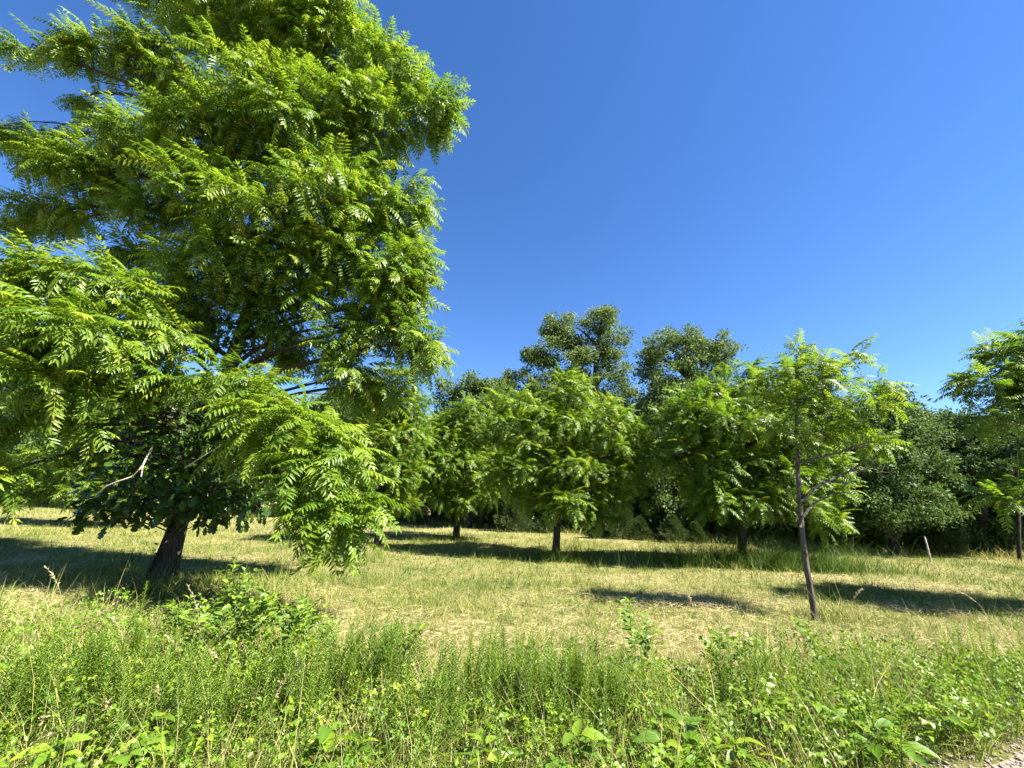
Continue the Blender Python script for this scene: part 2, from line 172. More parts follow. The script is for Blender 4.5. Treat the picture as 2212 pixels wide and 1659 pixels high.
WOOD_ROWS = [(-71.53, 41.42, 8.9, 2.89), (-76.27, 44.06, 11.76, 4.06), (-85.8, 49.41, 11.41, 3.56), (-64.59, 40.51, 8.42, 2.39), (-72.32, 44.49, 11.06, 3.72),
 (-78.56, 48.43, 11.75, 3.8), (-60.31, 39.53, 7.96, 2.49), (-66.8, 43.89, 10.68, 3.77), (-75.65, 48.9, 12.5, 4.43), (-54.78, 38.85, 8.99, 2.6),
 (-60.31, 42.66, 10.65, 3.16), (-69.05, 47.75, 12.5, 4.03), (-52.2, 39.44, 8.35, 2.95), (-56.73, 42.87, 10.68, 3.04), (-63.24, 47.83, 11.59, 3.72),
 (-46.29, 37.96, 7.93, 2.55), (-51.94, 41.3, 10.11, 3.63), (-60.41, 47.32, 12.42, 3.52), (-43.93, 38.29, 7.92, 2.17), (-46.51, 40.65, 10.18, 3.05),
 (-52.96, 46.72, 12.11, 4.36), (-38.36, 36.39, 7.97, 2.17), (-43.22, 40.29, 10.26, 2.91), (-49.98, 45.99, 12.28, 4.38), (-32.76, 35.34, 7.96, 2.52),
 (-37.27, 39.18, 10.08, 3.28), (-41.13, 43.88, 11.58, 3.88), (-29.9, 34.63, 7.15, 2.27), (-32.28, 37.47, 9.91, 3.19), (-38.81, 43.56, 11.16, 3.07),
 (-25.22, 33.67, 7.36, 2.22), (-28.37, 37.38, 10.45, 2.88), (-32.45, 42.69, 11.58, 3.6), (-21.47, 32.65, 7.57, 2.26), (-24.78, 36.5, 9.84, 2.99),
 (-26.6, 40.59, 10.58, 3.56), (-18.37, 31.94, 6.9, 2.01), (-21.04, 35.67, 9.1, 2.54), (-23.57, 40.48, 10.14, 3.14), (-14.0, 31.0, 7.27, 2.39),
 (-15.86, 34.76, 9.51, 2.67), (-18.76, 39.56, 9.97, 3.45), (-12.89, 30.93, 6.61, 2.17), (-13.33, 34.19, 9.27, 2.75), (-15.26, 39.1, 10.29, 3.16),
 (-10.17, 30.57, 6.18, 1.75), (-12.57, 34.81, 8.33, 2.99), (-13.37, 39.67, 9.34, 2.71), (-7.29, 29.69, 6.07, 1.92), (-9.12, 32.97, 8.5, 2.35), (-9.69, 37.55, 8.79, 2.41),
 (-4.62, 28.01, 4.84, 1.7), (-5.33, 31.26, 7.5, 2.53), (-7.73, 36.66, 8.31, 2.63), (-3.44, 27.6, 5.35, 1.61), (-4.23, 31.05, 7.14, 2.43), (-4.6, 35.09, 8.03, 2.76),
 (-1.83, 26.49, 5.21, 1.78), (-0.99, 28.31, 7.11, 2.47), (-2.72, 34.32, 8.63, 2.74), (0.33, 24.87, 5.48, 1.5), (-0.26, 28.08, 7.76, 2.14), (1.44, 33.43, 9.27, 2.92),
 (1.84, 24.0, 5.76, 1.89), (2.5, 27.31, 7.62, 2.28), (2.15, 32.82, 8.35, 2.54), (3.09, 23.27, 5.65, 1.83), (4.59, 26.56, 6.89, 2.25), (4.86, 31.73, 8.47, 2.82),
 (5.12, 23.12, 5.6, 1.64), (6.09, 26.46, 7.65, 2.36), (7.08, 31.75, 8.0, 2.43), (7.07, 22.42, 4.51, 1.5), (7.22, 26.21, 6.69, 2.34), (9.55, 30.71, 6.24, 2.0),
 (7.53, 21.96, 5.29, 1.5), (9.38, 24.39, 7.11, 1.98), (11.56, 29.52, 8.58, 2.97), (9.02, 21.8, 5.35, 1.85), (11.41, 24.54, 6.99, 1.91), (13.43, 29.52, 8.28, 2.31),
 (11.12, 21.23, 6.31, 1.89), (12.69, 24.56, 7.82, 2.24), (14.61, 29.39, 8.51, 2.6), (11.58, 20.23, 6.04, 1.86), (13.32, 23.86, 7.23, 2.22), (16.86, 28.19, 8.68, 2.93),
 (13.08, 19.87, 5.65, 1.85), (15.43, 22.72, 7.48, 2.52), (19.14, 28.19, 8.69, 2.91), (13.55, 19.3, 5.65, 1.82), (16.11, 22.62, 6.83, 2.43), (20.16, 28.24, 8.61, 2.99),
 (14.9, 18.8, 5.33, 1.5), (17.78, 22.38, 7.01, 2.12), (21.98, 27.94, 8.59, 3.09), (16.15, 18.93, 5.04, 1.74), (19.53, 22.18, 6.47, 2.17), (23.77, 26.97, 7.43, 2.65),
 (16.73, 18.13, 4.92, 1.64), (21.03, 22.42, 6.06, 1.77), (24.45, 26.64, 7.82, 2.61), (18.81, 18.59, 4.8, 1.67), (21.24, 21.51, 5.86, 1.63), (26.57, 27.1, 7.63, 2.3),
 (19.24, 18.02, 4.81, 1.5), (22.65, 21.21, 6.07, 1.96), (28.43, 25.94, 6.94, 1.95), (19.87, 17.74, 4.74, 1.66), (23.44, 20.23, 5.41, 1.64), (30.29, 26.13, 7.31, 2.42),
 (21.18, 17.49, 4.69, 1.58), (25.54, 20.64, 5.89, 1.65), (30.67, 25.34, 6.81, 2.25), (20.83, 16.38, 4.3, 1.5), (26.26, 20.8, 5.85, 1.64), (32.28, 24.62, 7.11, 2.38),
 (22.2, 16.52, 4.34, 1.5), (26.29, 19.51, 6.05, 2.02), (33.98, 24.87, 6.81, 2.06), (22.37, 16.07, 4.15, 1.5), (27.32, 19.23, 5.51, 1.66), (34.66, 24.48, 6.93, 2.35),
 (24.15, 16.35, 4.68, 1.5), (27.68, 18.85, 5.44, 1.82), (35.42, 23.93, 6.96, 2.34), (24.79, 15.82, 4.33, 1.5), (29.0, 18.6, 5.6, 1.8), (36.68, 23.71, 6.61, 1.8),
 (25.67, 15.74, 4.12, 1.5), (30.77, 18.79, 5.59, 2.0), (38.46, 23.39, 6.52, 2.04), (26.08, 15.3, 4.61, 1.57), (31.55, 18.38, 5.61, 1.75), (40.01, 23.53, 7.32, 2.3),
 (25.9, 14.65, 4.19, 1.5), (31.6, 17.59, 5.29, 1.72), (40.6, 23.07, 7.06, 1.95), (27.62, 15.04, 4.42, 1.54), (32.22, 17.37, 5.22, 1.69), (43.23, 23.08, 6.67, 2.01),
 (28.19, 14.73, 4.09, 1.5), (34.13, 17.56, 5.79, 1.59), (42.56, 22.33, 7.01, 2.21), (27.8, 14.0, 4.21, 1.5), (34.36, 17.38, 5.33, 1.63), (45.32, 22.97, 6.71, 2.03)]
EDGE_BUSHES = [(-61.37, 41.32, 1.64, 0.61), (-58.27, 40.66, 1.9, 0.57), (-54.32, 40.09, 1.09, 0.59), (-51.26, 39.64, 0.84, 0.56), (-48.92, 39.55, 0.88, 0.51),
 (-45.41, 39.0, 1.78, 0.53), (-42.53, 38.59, 0.84, 0.98), (-39.53, 37.86, 1.46, 0.58), (-35.83, 37.03, 0.97, 0.53), (-32.5, 36.09, 1.9, 0.73),
 (-29.26, 35.24, 1.15, 0.63), (-26.82, 34.82, 1.28, 0.55), (-24.49, 34.45, 1.63, 0.5), (-22.17, 33.19, 1.04, 0.52), (-19.96, 33.06, 2.06, 0.6),
 (-16.42, 32.14, 1.93, 0.96), (-14.02, 31.24, 1.23, 0.8), (-11.86, 30.8, 1.21, 0.92), (-11.49, 30.97, 1.27, 0.84), (-9.24, 30.29, 1.84, 0.87), (-8.06, 30.1, 2.09, 0.68),
 (-7.03, 29.16, 1.89, 0.74), (-5.81, 28.29, 1.81, 0.8), (-4.13, 27.33, 1.48, 0.58), (-2.91, 26.21, 1.45, 0.88), (-1.84, 25.55, 1.13, 0.92), (-0.85, 25.57, 2.02, 0.72),
 (0.37, 24.66, 1.27, 0.69), (0.7, 24.19, 2.14, 0.55), (1.97, 23.28, 0.91, 0.82), (2.61, 22.89, 1.01, 0.82), (3.68, 22.31, 1.12, 0.98), (4.35, 22.51, 1.39, 0.89),
 (5.44, 22.2, 1.55, 0.59), (5.78, 21.3, 1.96, 0.56), (6.67, 21.77, 1.08, 0.95), (7.3, 20.97, 1.11, 0.91), (8.37, 20.69, 1.87, 0.94), (8.9, 20.42, 1.42, 0.56),
 (9.82, 20.01, 1.94, 0.6), (10.25, 19.68, 1.82, 0.54), (10.79, 19.46, 0.9, 0.78), (11.56, 19.06, 1.71, 0.8), (11.86, 18.84, 2.19, 0.67), (12.37, 18.31, 1.11, 0.58),
 (13.56, 18.55, 2.02, 0.99), (14.12, 18.57, 1.55, 0.71), (14.81, 18.27, 2.13, 0.74), (14.9, 17.65, 2.2, 0.96), (15.64, 18.0, 1.06, 0.55), (15.81, 17.16, 1.53, 0.82),
 (16.42, 17.47, 1.19, 0.72), (16.99, 17.18, 1.85, 0.64), (16.94, 16.6, 1.38, 0.54), (17.82, 16.79, 1.78, 0.99), (18.63, 16.55, 1.32, 0.58), (18.4, 16.08, 1.54, 0.77),
 (19.21, 16.21, 1.2, 0.73), (19.69, 15.87, 1.22, 0.62), (19.11, 14.96, 0.98, 0.77), (19.55, 14.95, 0.87, 0.6), (20.29, 14.99, 2.17, 0.89), (20.12, 14.38, 1.06, 0.51),
 (20.68, 14.55, 0.87, 0.77), (20.87, 14.39, 1.15, 0.9), (21.17, 14.13, 0.86, 0.71), (22.08, 14.3, 2.08, 0.9), (21.52, 13.7, 1.86, 0.89), (22.83, 14.11, 1.57, 0.64),
 (21.82, 13.25, 1.7, 0.95), (22.87, 13.4, 1.73, 0.96), (23.31, 13.37, 1.38, 0.76), (22.76, 12.92, 1.76, 1.0), (23.41, 12.92, 1.29, 0.73), (23.75, 12.78, 2.14, 0.58)]
CEDARS = [(0.39, 21.13, 1.43, 0.84), (3.86, 19.66, 0.92, 0.33), (5.14, 19.8, 1.66, 0.93), (7.05, 18.83, 1.04, 0.69), (-5.85, 26.07, 1.32, 0.88), (15.92, 16.19, 0.95, 0.71),
 (-0.17, 21.52, 1.63, 0.56), (1.75, 21.59, 1.13, 0.5), (5.9, 19.57, 0.88, 0.51), (7.97, 18.67, 0.78, 0.39)]
POST = [(13.26, 13.96), 0.74]
DOGBANES = [(-3.1, 5.09, 0.73), (-3.05, 4.74, 0.46), (-2.27, 4.44, 0.54), (-2.01, 4.35, 0.49), (-1.94, 4.46, 0.48), (-2.52, 4.42, 0.42), (1.05, 3.89, 0.74), (1.89, 3.94, 0.52),
 (2.12, 4.12, 0.44), (2.88, 4.35, 0.49), (-0.86, 3.95, 0.42), (-1.97, 4.05, 0.34), (1.21, 4.07, 0.52), (1.81, 4.02, 0.37), (-1.96, 4.69, 0.37), (-2.85, 4.29, 0.44),
 (-2.52, 4.11, 0.46), (-2.22, 4.13, 0.57), (-1.85, 3.97, 0.54), (-3.09, 4.38, 0.49), (-1.75, 4.16, 0.58), (-1.64, 4.37, 0.38), (-2.87, 4.89, 0.65), (-2.58, 4.65, 0.57),
 (-2.5, 4.92, 0.48)]
BROADLEAFS = [(-1.99, 2.81, 0.32), (0.42, 2.79, 0.17), (1.04, 2.81, 0.35), (1.13, 2.74, 0.25), (0.9, 2.77, 0.19), (-1.0, 2.81, 0.21), (2.4, 2.98, 0.23), (2.93, 3.23, 0.2),
 (2.3, 3.21, 0.25), (1.33, 2.82, 0.17), (-0.1, 2.7, 0.18), (-2.36, 2.65, 0.18), (-0.8, 2.74, 0.15), (2.19, 2.93, 0.16)]
SEEDGRASS = [(-2.8, 2.98, 0.23), (-4.51, 4.77, 0.79), (-4.46, 4.64, 0.61), (-4.09, 4.54, 0.48), (-2.36, 3.0, 0.33), (-2.7, 4.2, 0.75), (-1.74, 3.46, 0.22), (-2.05, 2.97, 0.4),
 (-2.56, 3.85, 0.45), (-2.14, 3.72, 0.4), (0.01, 3.55, 0.47), (0.54, 3.72, 0.37), (0.29, 3.33, 0.32), (-1.07, 3.5, 0.31), (-1.47, 3.04, 0.49), (-1.52, 4.08, 0.28),
 (1.18, 3.37, 0.27), (2.12, 3.66, 0.36), (3.26, 4.19, 0.39), (3.9, 4.22, 0.29), (-2.68, 2.78, 0.22), (-0.61, 3.08, 0.29), (-0.42, 3.29, 0.32), (-1.52, 3.61, 0.39),
 (-3.01, 3.82, 0.55), (2.72, 6.68, 0.24), (4.78, 6.4, 0.5), (6.91, 6.6, 0.42)]
WEED_CLUMPS = [(-3.07, 3.17, 26.0), (-2.98, 3.4, 26.0), (-2.88, 3.68, 24.0), (-2.26, 3.38, 26.0), (-3.32, 3.51, 14.0), (-1.75, 3.13, 20.0), (-1.23, 3.55, 24.0), (-1.11, 3.7, 30.0),
 (-0.91, 3.86, 22.0), (-1.43, 3.25, 20.0), (-0.23, 3.68, 18.0), (-0.03, 3.76, 16.0), (0.21, 3.5, 26.0), (0.47, 3.51, 30.0), (0.71, 3.52, 26.0), (1.91, 3.65, 12.0),
 (2.22, 3.88, 14.0), (-0.46, 3.19, 16.0), (-2.43, 3.0, 22.0), (-2.05, 2.97, 18.0), (0.98, 3.36, 12.0), (4.12, 4.24, 10.0), (0.28, 3.22, 14.0)]
MUGWORTS = [(-5.55, 6.61, 0.71), (-5.43, 6.62, 0.74), (-5.39, 6.77, 0.76), (-5.52, 6.48, 0.66)]

# ------------------------------------------------------------------ materials
def new_mat(name):
    m = bpy.data.materials.new(name)
    m.use_nodes = True
    nt = m.node_tree
    for n in list(nt.nodes):
        nt.nodes.remove(n)
    out = nt.nodes.new('ShaderNodeOutputMaterial')
    return m, nt, out

def ramp(nt, stops, fac):
    r = nt.nodes.new('ShaderNodeValToRGB')
    el = r.color_ramp.elements
    while len(el) < len(stops):
        el.new(0.5)
    for e, (p, c) in zip(el, stops):
        e.position = p
        e.color = (*c, 1)
    nt.links.new(fac, r.inputs[0])
    return r.outputs[0]

def noise(nt, scale, detail=3.0, rough=0.55, vec=None):
    n = nt.nodes.new('ShaderNodeTexNoise')
    n.inputs['Scale'].default_value = scale
    n.inputs['Detail'].default_value = detail
    n.inputs['Roughness'].default_value = rough
    if vec is not None:
        nt.links.new(vec, n.inputs['Vector'])
    return n.outputs['Fac']

def leaf_material(name, stops, trans=0.35, rough=0.42, spec=0.4, trans_gain=(1.25, 1.3, 0.8)):
    m, nt, out = new_mat(name)
    at_ = nt.nodes.new('ShaderNodeAttribute')
    at_.attribute_name = 'tint'
    col = ramp(nt, stops, at_.outputs['Fac'])
    p = nt.nodes.new('ShaderNodeBsdfPrincipled')
    p.inputs['Roughness'].default_value = rough
    p.inputs['Specular IOR Level'].default_value = spec
    nt.links.new(col, p.inputs['Base Color'])
    g = nt.nodes.new('ShaderNodeMix')
    g.data_type = 'RGBA'
    g.blend_type = 'MULTIPLY'
    g.inputs[0].default_value = 1.0
    nt.links.new(col, g.inputs[6])
    g.inputs[7].default_value = (*trans_gain, 1)
    t = nt.nodes.new('ShaderNodeBsdfTranslucent')
    nt.links.new(g.outputs[2], t.inputs['Color'])
    mx = nt.nodes.new('ShaderNodeMixShader')
    mx.inputs[0].default_value = trans
    nt.links.new(p.outputs[0], mx.inputs[1])
    nt.links.new(t.outputs[0], mx.inputs[2])
    nt.links.new(mx.outputs[0], out.inputs['Surface'])
    return m

def bark_material(name, dark, light, scale=9.0, bump=0.6):
    m, nt, out = new_mat(name)
    tc = nt.nodes.new('ShaderNodeTexCoord')
    mp = nt.nodes.new('ShaderNodeMapping')
    mp.inputs['Scale'].default_value = (1, 1, 0.22)
    nt.links.new(tc.outputs['Object'], mp.inputs['Vector'])
    v = nt.nodes.new('ShaderNodeTexVoronoi')
    v.feature = 'DISTANCE_TO_EDGE'
    v.inputs['Scale'].default_value = scale * 2.2
    nt.links.new(mp.outputs[0], v.inputs['Vector'])
    n1 = noise(nt, scale * 3, 5, 0.65, mp.outputs[0])
    n2 = noise(nt, 3.0, 3, 0.6, tc.outputs['Object'])
    mu = nt.nodes.new('ShaderNodeMath')
    mu.operation = 'MULTIPLY_ADD'
    nt.links.new(v.outputs['Distance'], mu.inputs[0])
    mu.inputs[1].default_value = 1.1
    nt.links.new(n1, mu.inputs[2])
    mu2 = nt.nodes.new('ShaderNodeMath')
    mu2.operation = 'MULTIPLY_ADD'
    nt.links.new(n2, mu2.inputs[0])
    mu2.inputs[1].default_value = 0.5
    nt.links.new(mu.outputs[0], mu2.inputs[2])
    col = ramp(nt, [(0.45, dark), (0.75, tuple(0.5 * (a + b) for a, b in zip(dark, light))), (1.0, light)], mu2.outputs[0])
    p = nt.nodes.new('ShaderNodeBsdfPrincipled')
    p.inputs['Roughness'].default_value = 0.9
    p.inputs['Specular IOR Level'].default_value = 0.15
    nt.links.new(col, p.inputs['Base Color'])
    b = nt.nodes.new('ShaderNodeBump')
    b.inputs['Strength'].default_value = bump
    b.inputs['Distance'].default_value = 0.03
    nt.links.new(mu.outputs[0], b.inputs['Height'])
    nt.links.new(b.outputs[0], p.inputs['Normal'])
    nt.links.new(p.outputs[0], out.inputs['Surface'])
    return m

M = {}
M['walnut'] = leaf_material('walnut_leaf', [(0.0, (0.028, 0.070, 0.008)), (0.5, (0.106, 0.186, 0.015)), (1.0, (0.235, 0.285, 0.022))], 0.44)
M['oak'] = leaf_material('forest_leaf', [(0.0, (0.022, 0.050, 0.014)), (0.5, (0.076, 0.122, 0.036)), (1.0, (0.14, 0.185, 0.055))], 0.32, 0.6, 0.18)
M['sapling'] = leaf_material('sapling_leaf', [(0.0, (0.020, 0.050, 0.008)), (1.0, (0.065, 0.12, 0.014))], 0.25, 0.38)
M['cedar'] = leaf_material('cedar_leaf', [(0.0, (0.030, 0.055, 0.016)), (1.0, (0.085, 0.115, 0.030))], 0.2, 0.6, 0.2)
M['weed'] = leaf_material('weed_leaf', [(0.0, (0.050, 0.12, 0.010)), (0.5, (0.115, 0.20, 0.015)), (0.85, (0.20, 0.27, 0.02)), (1.0, (0.30, 0.32, 0.03))], 0.38, 0.45)
M['dogbane'] = leaf_material('dogbane_leaf', [(0.0, (0.055, 0.115, 0.022)), (0.6, (0.11, 0.19, 0.022)), (1.0, (0.20, 0.27, 0.02))], 0.33, 0.42)
M['grass'] = leaf_material('meadow_grass', [(0.0, (0.050, 0.105, 0.012)), (0.35, (0.145, 0.19, 0.022)), (0.7, (0.31, 0.28, 0.085)), (1.0, (0.52, 0.43, 0.22))], 0.3, 0.55, 0.25, (1.1, 1.1, 0.9))
M['straw'] = leaf_material('dry_straw', [(0.0, (0.22, 0.18, 0.07)), (1.0, (0.55, 0.46, 0.25))], 0.25, 0.6, 0.25, (1, 1, 1))
M['bark'] = bark_material('walnut_bark', (0.011, 0.009, 0.0065), (0.055, 0.044, 0.034))
M['bark_grey'] = bark_material('young_bark', (0.014, 0.012, 0.010), (0.11, 0.095, 0.08), 14, 0.4)
M['bark_dark'] = bark_material('forest_bark', (0.014, 0.011, 0.009), (0.055, 0.045, 0.036), 6, 0.5)
M['deadwood'] = bark_material('dead_wood', (0.16, 0.13, 0.10), (0.42, 0.37, 0.31), 14, 0.3)
M['stem'] = leaf_material('green_stem', [(0.0, (0.05, 0.11, 0.02)), (1.0, (0.16, 0.18, 0.04))], 0.1, 0.5)

def ground_material():
    m, nt, out = new_mat('meadow_ground')
    tc = nt.nodes.new('ShaderNodeTexCoord')
    a = noise(nt, 0.45, 5, 0.62, tc.outputs['Object'])
    b = noise(nt, 9.0, 5, 0.7, tc.outputs['Object'])
    mu = nt.nodes.new('ShaderNodeMath')
    mu.operation = 'MULTIPLY_ADD'
    nt.links.new(b, mu.inputs[0])
    mu.inputs[1].default_value = 0.7
    mu2 = nt.nodes.new('ShaderNodeMath')
    mu2.operation = 'MULTIPLY'
    nt.links.new(a, mu2.inputs[0])
    mu2.inputs[1].default_value = 0.6
    nt.links.new(mu2.outputs[0], mu.inputs[2])
    col = ramp(nt, [(0.38, (0.045, 0.065, 0.014)), (0.56, (0.115, 0.125, 0.032)), (0.74, (0.23, 0.20, 0.085)), (0.9, (0.32, 0.27, 0.14))], mu.outputs[0])
    p = nt.nodes.new('ShaderNodeBsdfPrincipled')
    p.inputs['Roughness'].default_value = 0.95
    p.inputs['Specular IOR Level'].default_value = 0.1
    nt.links.new(col, p.inputs['Base Color'])
    bp = nt.nodes.new('ShaderNodeBump')
    bp.inputs['Strength'].default_value = 0.9
    bp.inputs['Distance'].default_value = 0.06
    nt.links.new(noise(nt, 22, 6, 0.75, tc.outputs['Object']), bp.inputs['Height'])
    nt.links.new(bp.outputs[0], p.inputs['Normal'])
    nt.links.new(p.outputs[0], out.inputs['Surface'])
    return m
M['ground'] = ground_material()

def gravel_material(name, stops, sc=60):
    m, nt, out = new_mat(name)
    tc = nt.nodes.new('ShaderNodeTexCoord')
    col = ramp(nt, stops, noise(nt, sc, 6, 0.75, tc.outputs['Object']))
    p = nt.nodes.new('ShaderNodeBsdfPrincipled')
    p.inputs['Roughness'].default_value = 0.92
    nt.links.new(col, p.inputs['Base Color'])
    bp = nt.nodes.new('ShaderNodeBump')
    bp.inputs['Strength'].default_value = 0.8
    bp.inputs['Distance'].default_value = 0.012
    nt.links.new(noise(nt, sc * 1.7, 4, 0.7, tc.outputs['Object']), bp.inputs['Height'])
    nt.links.new(bp.outputs[0], p.inputs['Normal'])
    nt.links.new(p.outputs[0], out.inputs['Surface'])
    return m
M['gravel'] = gravel_material('gravel', [(0.3, (0.10, 0.075, 0.055)), (0.5, (0.19, 0.15, 0.115)), (0.7, (0.30, 0.25, 0.20))])
M['pebble'] = gravel_material('pebble', [(0.3, (0.13, 0.105, 0.08)), (0.7, (0.30, 0.25, 0.205))], 14)

# ------------------------------------------------------------------ mesh helpers (triangles gathered in numpy)
class Proto:
    def __init__(self, v, f, t=None):
        self.v = np.asarray(v, float)
        self.f = np.asarray(f, int)
        self.t = np.zeros(len(self.v)) if t is None else np.asarray(t, float)

class Acc:
    def __init__(self):
        self.v, self.f, self.t, self.n = [], [], [], 0
    def add(self, v, f, t=0.5):
        v = np.asarray(v, float)
        self.v.append(v)
        self.f.append(np.asarray(f, int) + self.n)
        self.t.append(np.full(len(v), t) if np.isscalar(t) else np.asarray(t, float))
        self.n += len(v)
    def stamp(self, P, mats, locs, tint):
        N = len(locs)
        if N == 0:
            return
        v = np.einsum('nij,pj->npi', mats, P.v) + np.asarray(locs)[:, None, :]
        f = P.f[None] + (np.arange(N) * len(P.v))[:, None, None]
        t = np.clip(P.t[None] + np.asarray(tint)[:, None], 0, 1)
        self.add(v.reshape(-1, 3), f.reshape(-1, 3), t.reshape(-1))
    def tube(self, pts, radii, sides=6, t=0.5, cap=True):
        pts = np.asarray(pts, float)
        n = len(pts)
        tan = np.gradient(pts, axis=0)
        tan /= np.linalg.norm(tan, axis=1)[:, None] + 1e-9
        ref = np.array([0.31, 0.17, 0.93]) if abs(tan[0] @ np.array([0.31, 0.17, 0.93])) < 0.85 else np.array([0.9, -0.3, 0.1])
        a = np.linspace(0, 2 * math.pi, sides, endpoint=False)
        rings = []
        for i in range(n):
            x = np.cross(tan[i], ref)
            x /= np.linalg.norm(x) + 1e-9
            y = np.cross(tan[i], x)
            rings.append(pts[i] + radii[i] * (np.cos(a)[:, None] * x + np.sin(a)[:, None] * y))
        v = np.concatenate(rings)
        f = []
        for i in range(n - 1):
            for j in range(sides):
                k = (j + 1) % sides
                A, B, D, E_ = i * sides + j, i * sides + k, (i + 1) * sides + j, (i + 1) * sides + k
                f += [(A, B, E_), (A, E_, D)]
        if cap:
            v = np.vstack([v, pts[-1] + tan[-1] * radii[-1]])
            e = len(v) - 1
            f += [((n - 1) * sides + j, (n - 1) * sides + (j + 1) % sides, e) for j in range(sides)]
        self.add(v, f, t)
    def mesh(self, name, mat, smooth=False, origin=(0, 0, 0)):
        v = np.concatenate(self.v) - np.asarray(origin, float)
        f = np.concatenate(self.f)
        t = np.concatenate(self.t)
        me = bpy.data.meshes.new(name)
        me.vertices.add(len(v))
        me.vertices.foreach_set('co', v.astype(np.float32).ravel())
        me.loops.add(len(f) * 3)
        me.loops.foreach_set('vertex_index', f.astype(np.int32).ravel())
        me.polygons.add(len(f))
        me.polygons.foreach_set('loop_start', np.arange(0, len(f) * 3, 3, dtype=np.int32))
        if smooth:
            me.polygons.foreach_set('use_smooth', np.ones(len(f), dtype=bool))
        a = me.attributes.new('tint', 'FLOAT', 'POINT')
        a.data.foreach_set('value', t.astype(np.float32))
        me.update(calc_edges=True)
        me.materials.append(mat)
        return me

def link(name, me, parent=None, kind=None):
    o = bpy.data.objects.new(name, me)
    C.objects.link(o)
    if parent is not None:
        o.parent = parent
    if kind:
        o['kind'] = kind
    return o

def tag(o, label, cat, group=None):
    o['label'] = label
    o['category'] = cat
    if group:
        o['group'] = group
    return o

def thing(name, label, cat, loc, group=None):
    o = bpy.data.objects.new(name, None)
    o.empty_display_size = 0.2
    C.objects.link(o)
    o.location = loc
    return tag(o, label, cat, group)

def norm(a):
    return a / (np.linalg.norm(a, axis=-1, keepdims=True) + 1e-9)

def frames(d, roll=None):
    """rotation matrices whose x axis is d and whose z axis is as upright as it can be, then rolled about x"""
    d = norm(np.asarray(d, float))
    up = np.zeros_like(d)
    up[:, 2] = 1
    flat = np.abs(d[:, 2]) > 0.97
    up[flat] = (1, 0.1, 0)
    y = norm(np.cross(up, d))
    z = np.cross(d, y)
    if roll is not None:
        c, s = np.cos(roll)[:, None], np.sin(roll)[:, None]
        y, z = c * y + s * z, -s * y + c * z
    return np.stack([d, y, z], axis=2)

def sphere_dirs(n):
    return norm(rng.normal(size=(n, 3)))

_ph = [(rng.normal(size=2), rng.uniform(0, 6.28)) for _ in range(18)]
def wave(x, y, scale=1.0):
    """smooth value in about 0..1 that varies over the ground"""
    s = 0
    for i, (k, p) in enumerate(_ph):
        f = scale * (0.5 + i * 0.22)
        s = s + np.sin(f * (k[0] * x + k[1] * y) + p) / (1 + i * 0.16)
    return np.clip(0.5 + s * 0.075, 0, 1)

def hgt(x, y):
    x = np.asarray(x, float)
    y = np.asarray(y, float)
    w = np.clip((y - 5) / 6, 0, 1)
    return w * (0.05 * np.sin(0.55 * x + 1.3) * np.sin(0.4 * y) + 0.03 * np.sin(1.3 * x + 0.7 * y))

def gz(x, y):
    return float(hgt(x, y))

# ------------------------------------------------------------------ the setting: meadow and gravel road
def build_ground():
    xs = np.concatenate([np.linspace(-600, -70, 14), np.linspace(-66, 66, 133), np.linspace(70, 600, 14)])
    ys = np.concatenate([np.linspace(-500, -12, 12), np.linspace(-10, 70, 81), np.linspace(76, 900, 16)])
    X, Y = np.meshgrid(xs, ys)
    v = np.stack([X, Y, hgt(X, Y)], -1).reshape(-1, 3)
    nx = len(xs)
    i, j = np.meshgrid(np.arange(nx - 1), np.arange(len(ys) - 1))
    a = (j * nx + i).ravel()
    f = np.concatenate([np.stack([a, a + 1, a + nx + 1], 1), np.stack([a, a + nx + 1, a + nx], 1)])
    acc = Acc()
    acc.add(v, f)
    link('meadow', acc.mesh('meadow', M['ground'], True), kind='structure')
build_ground()

def road_edge(x):                   # the verge starts where the gravel ends
    return 1.9 + 0.42 * np.asarray(x) * (np.asarray(x) > 0) + 0.1 * np.asarray(x) * (np.asarray(x) <= 0) + 0.06 * np.sin(3.1 * np.asarray(x)) + 0.04 * np.sin(7.7 * np.asarray(x))

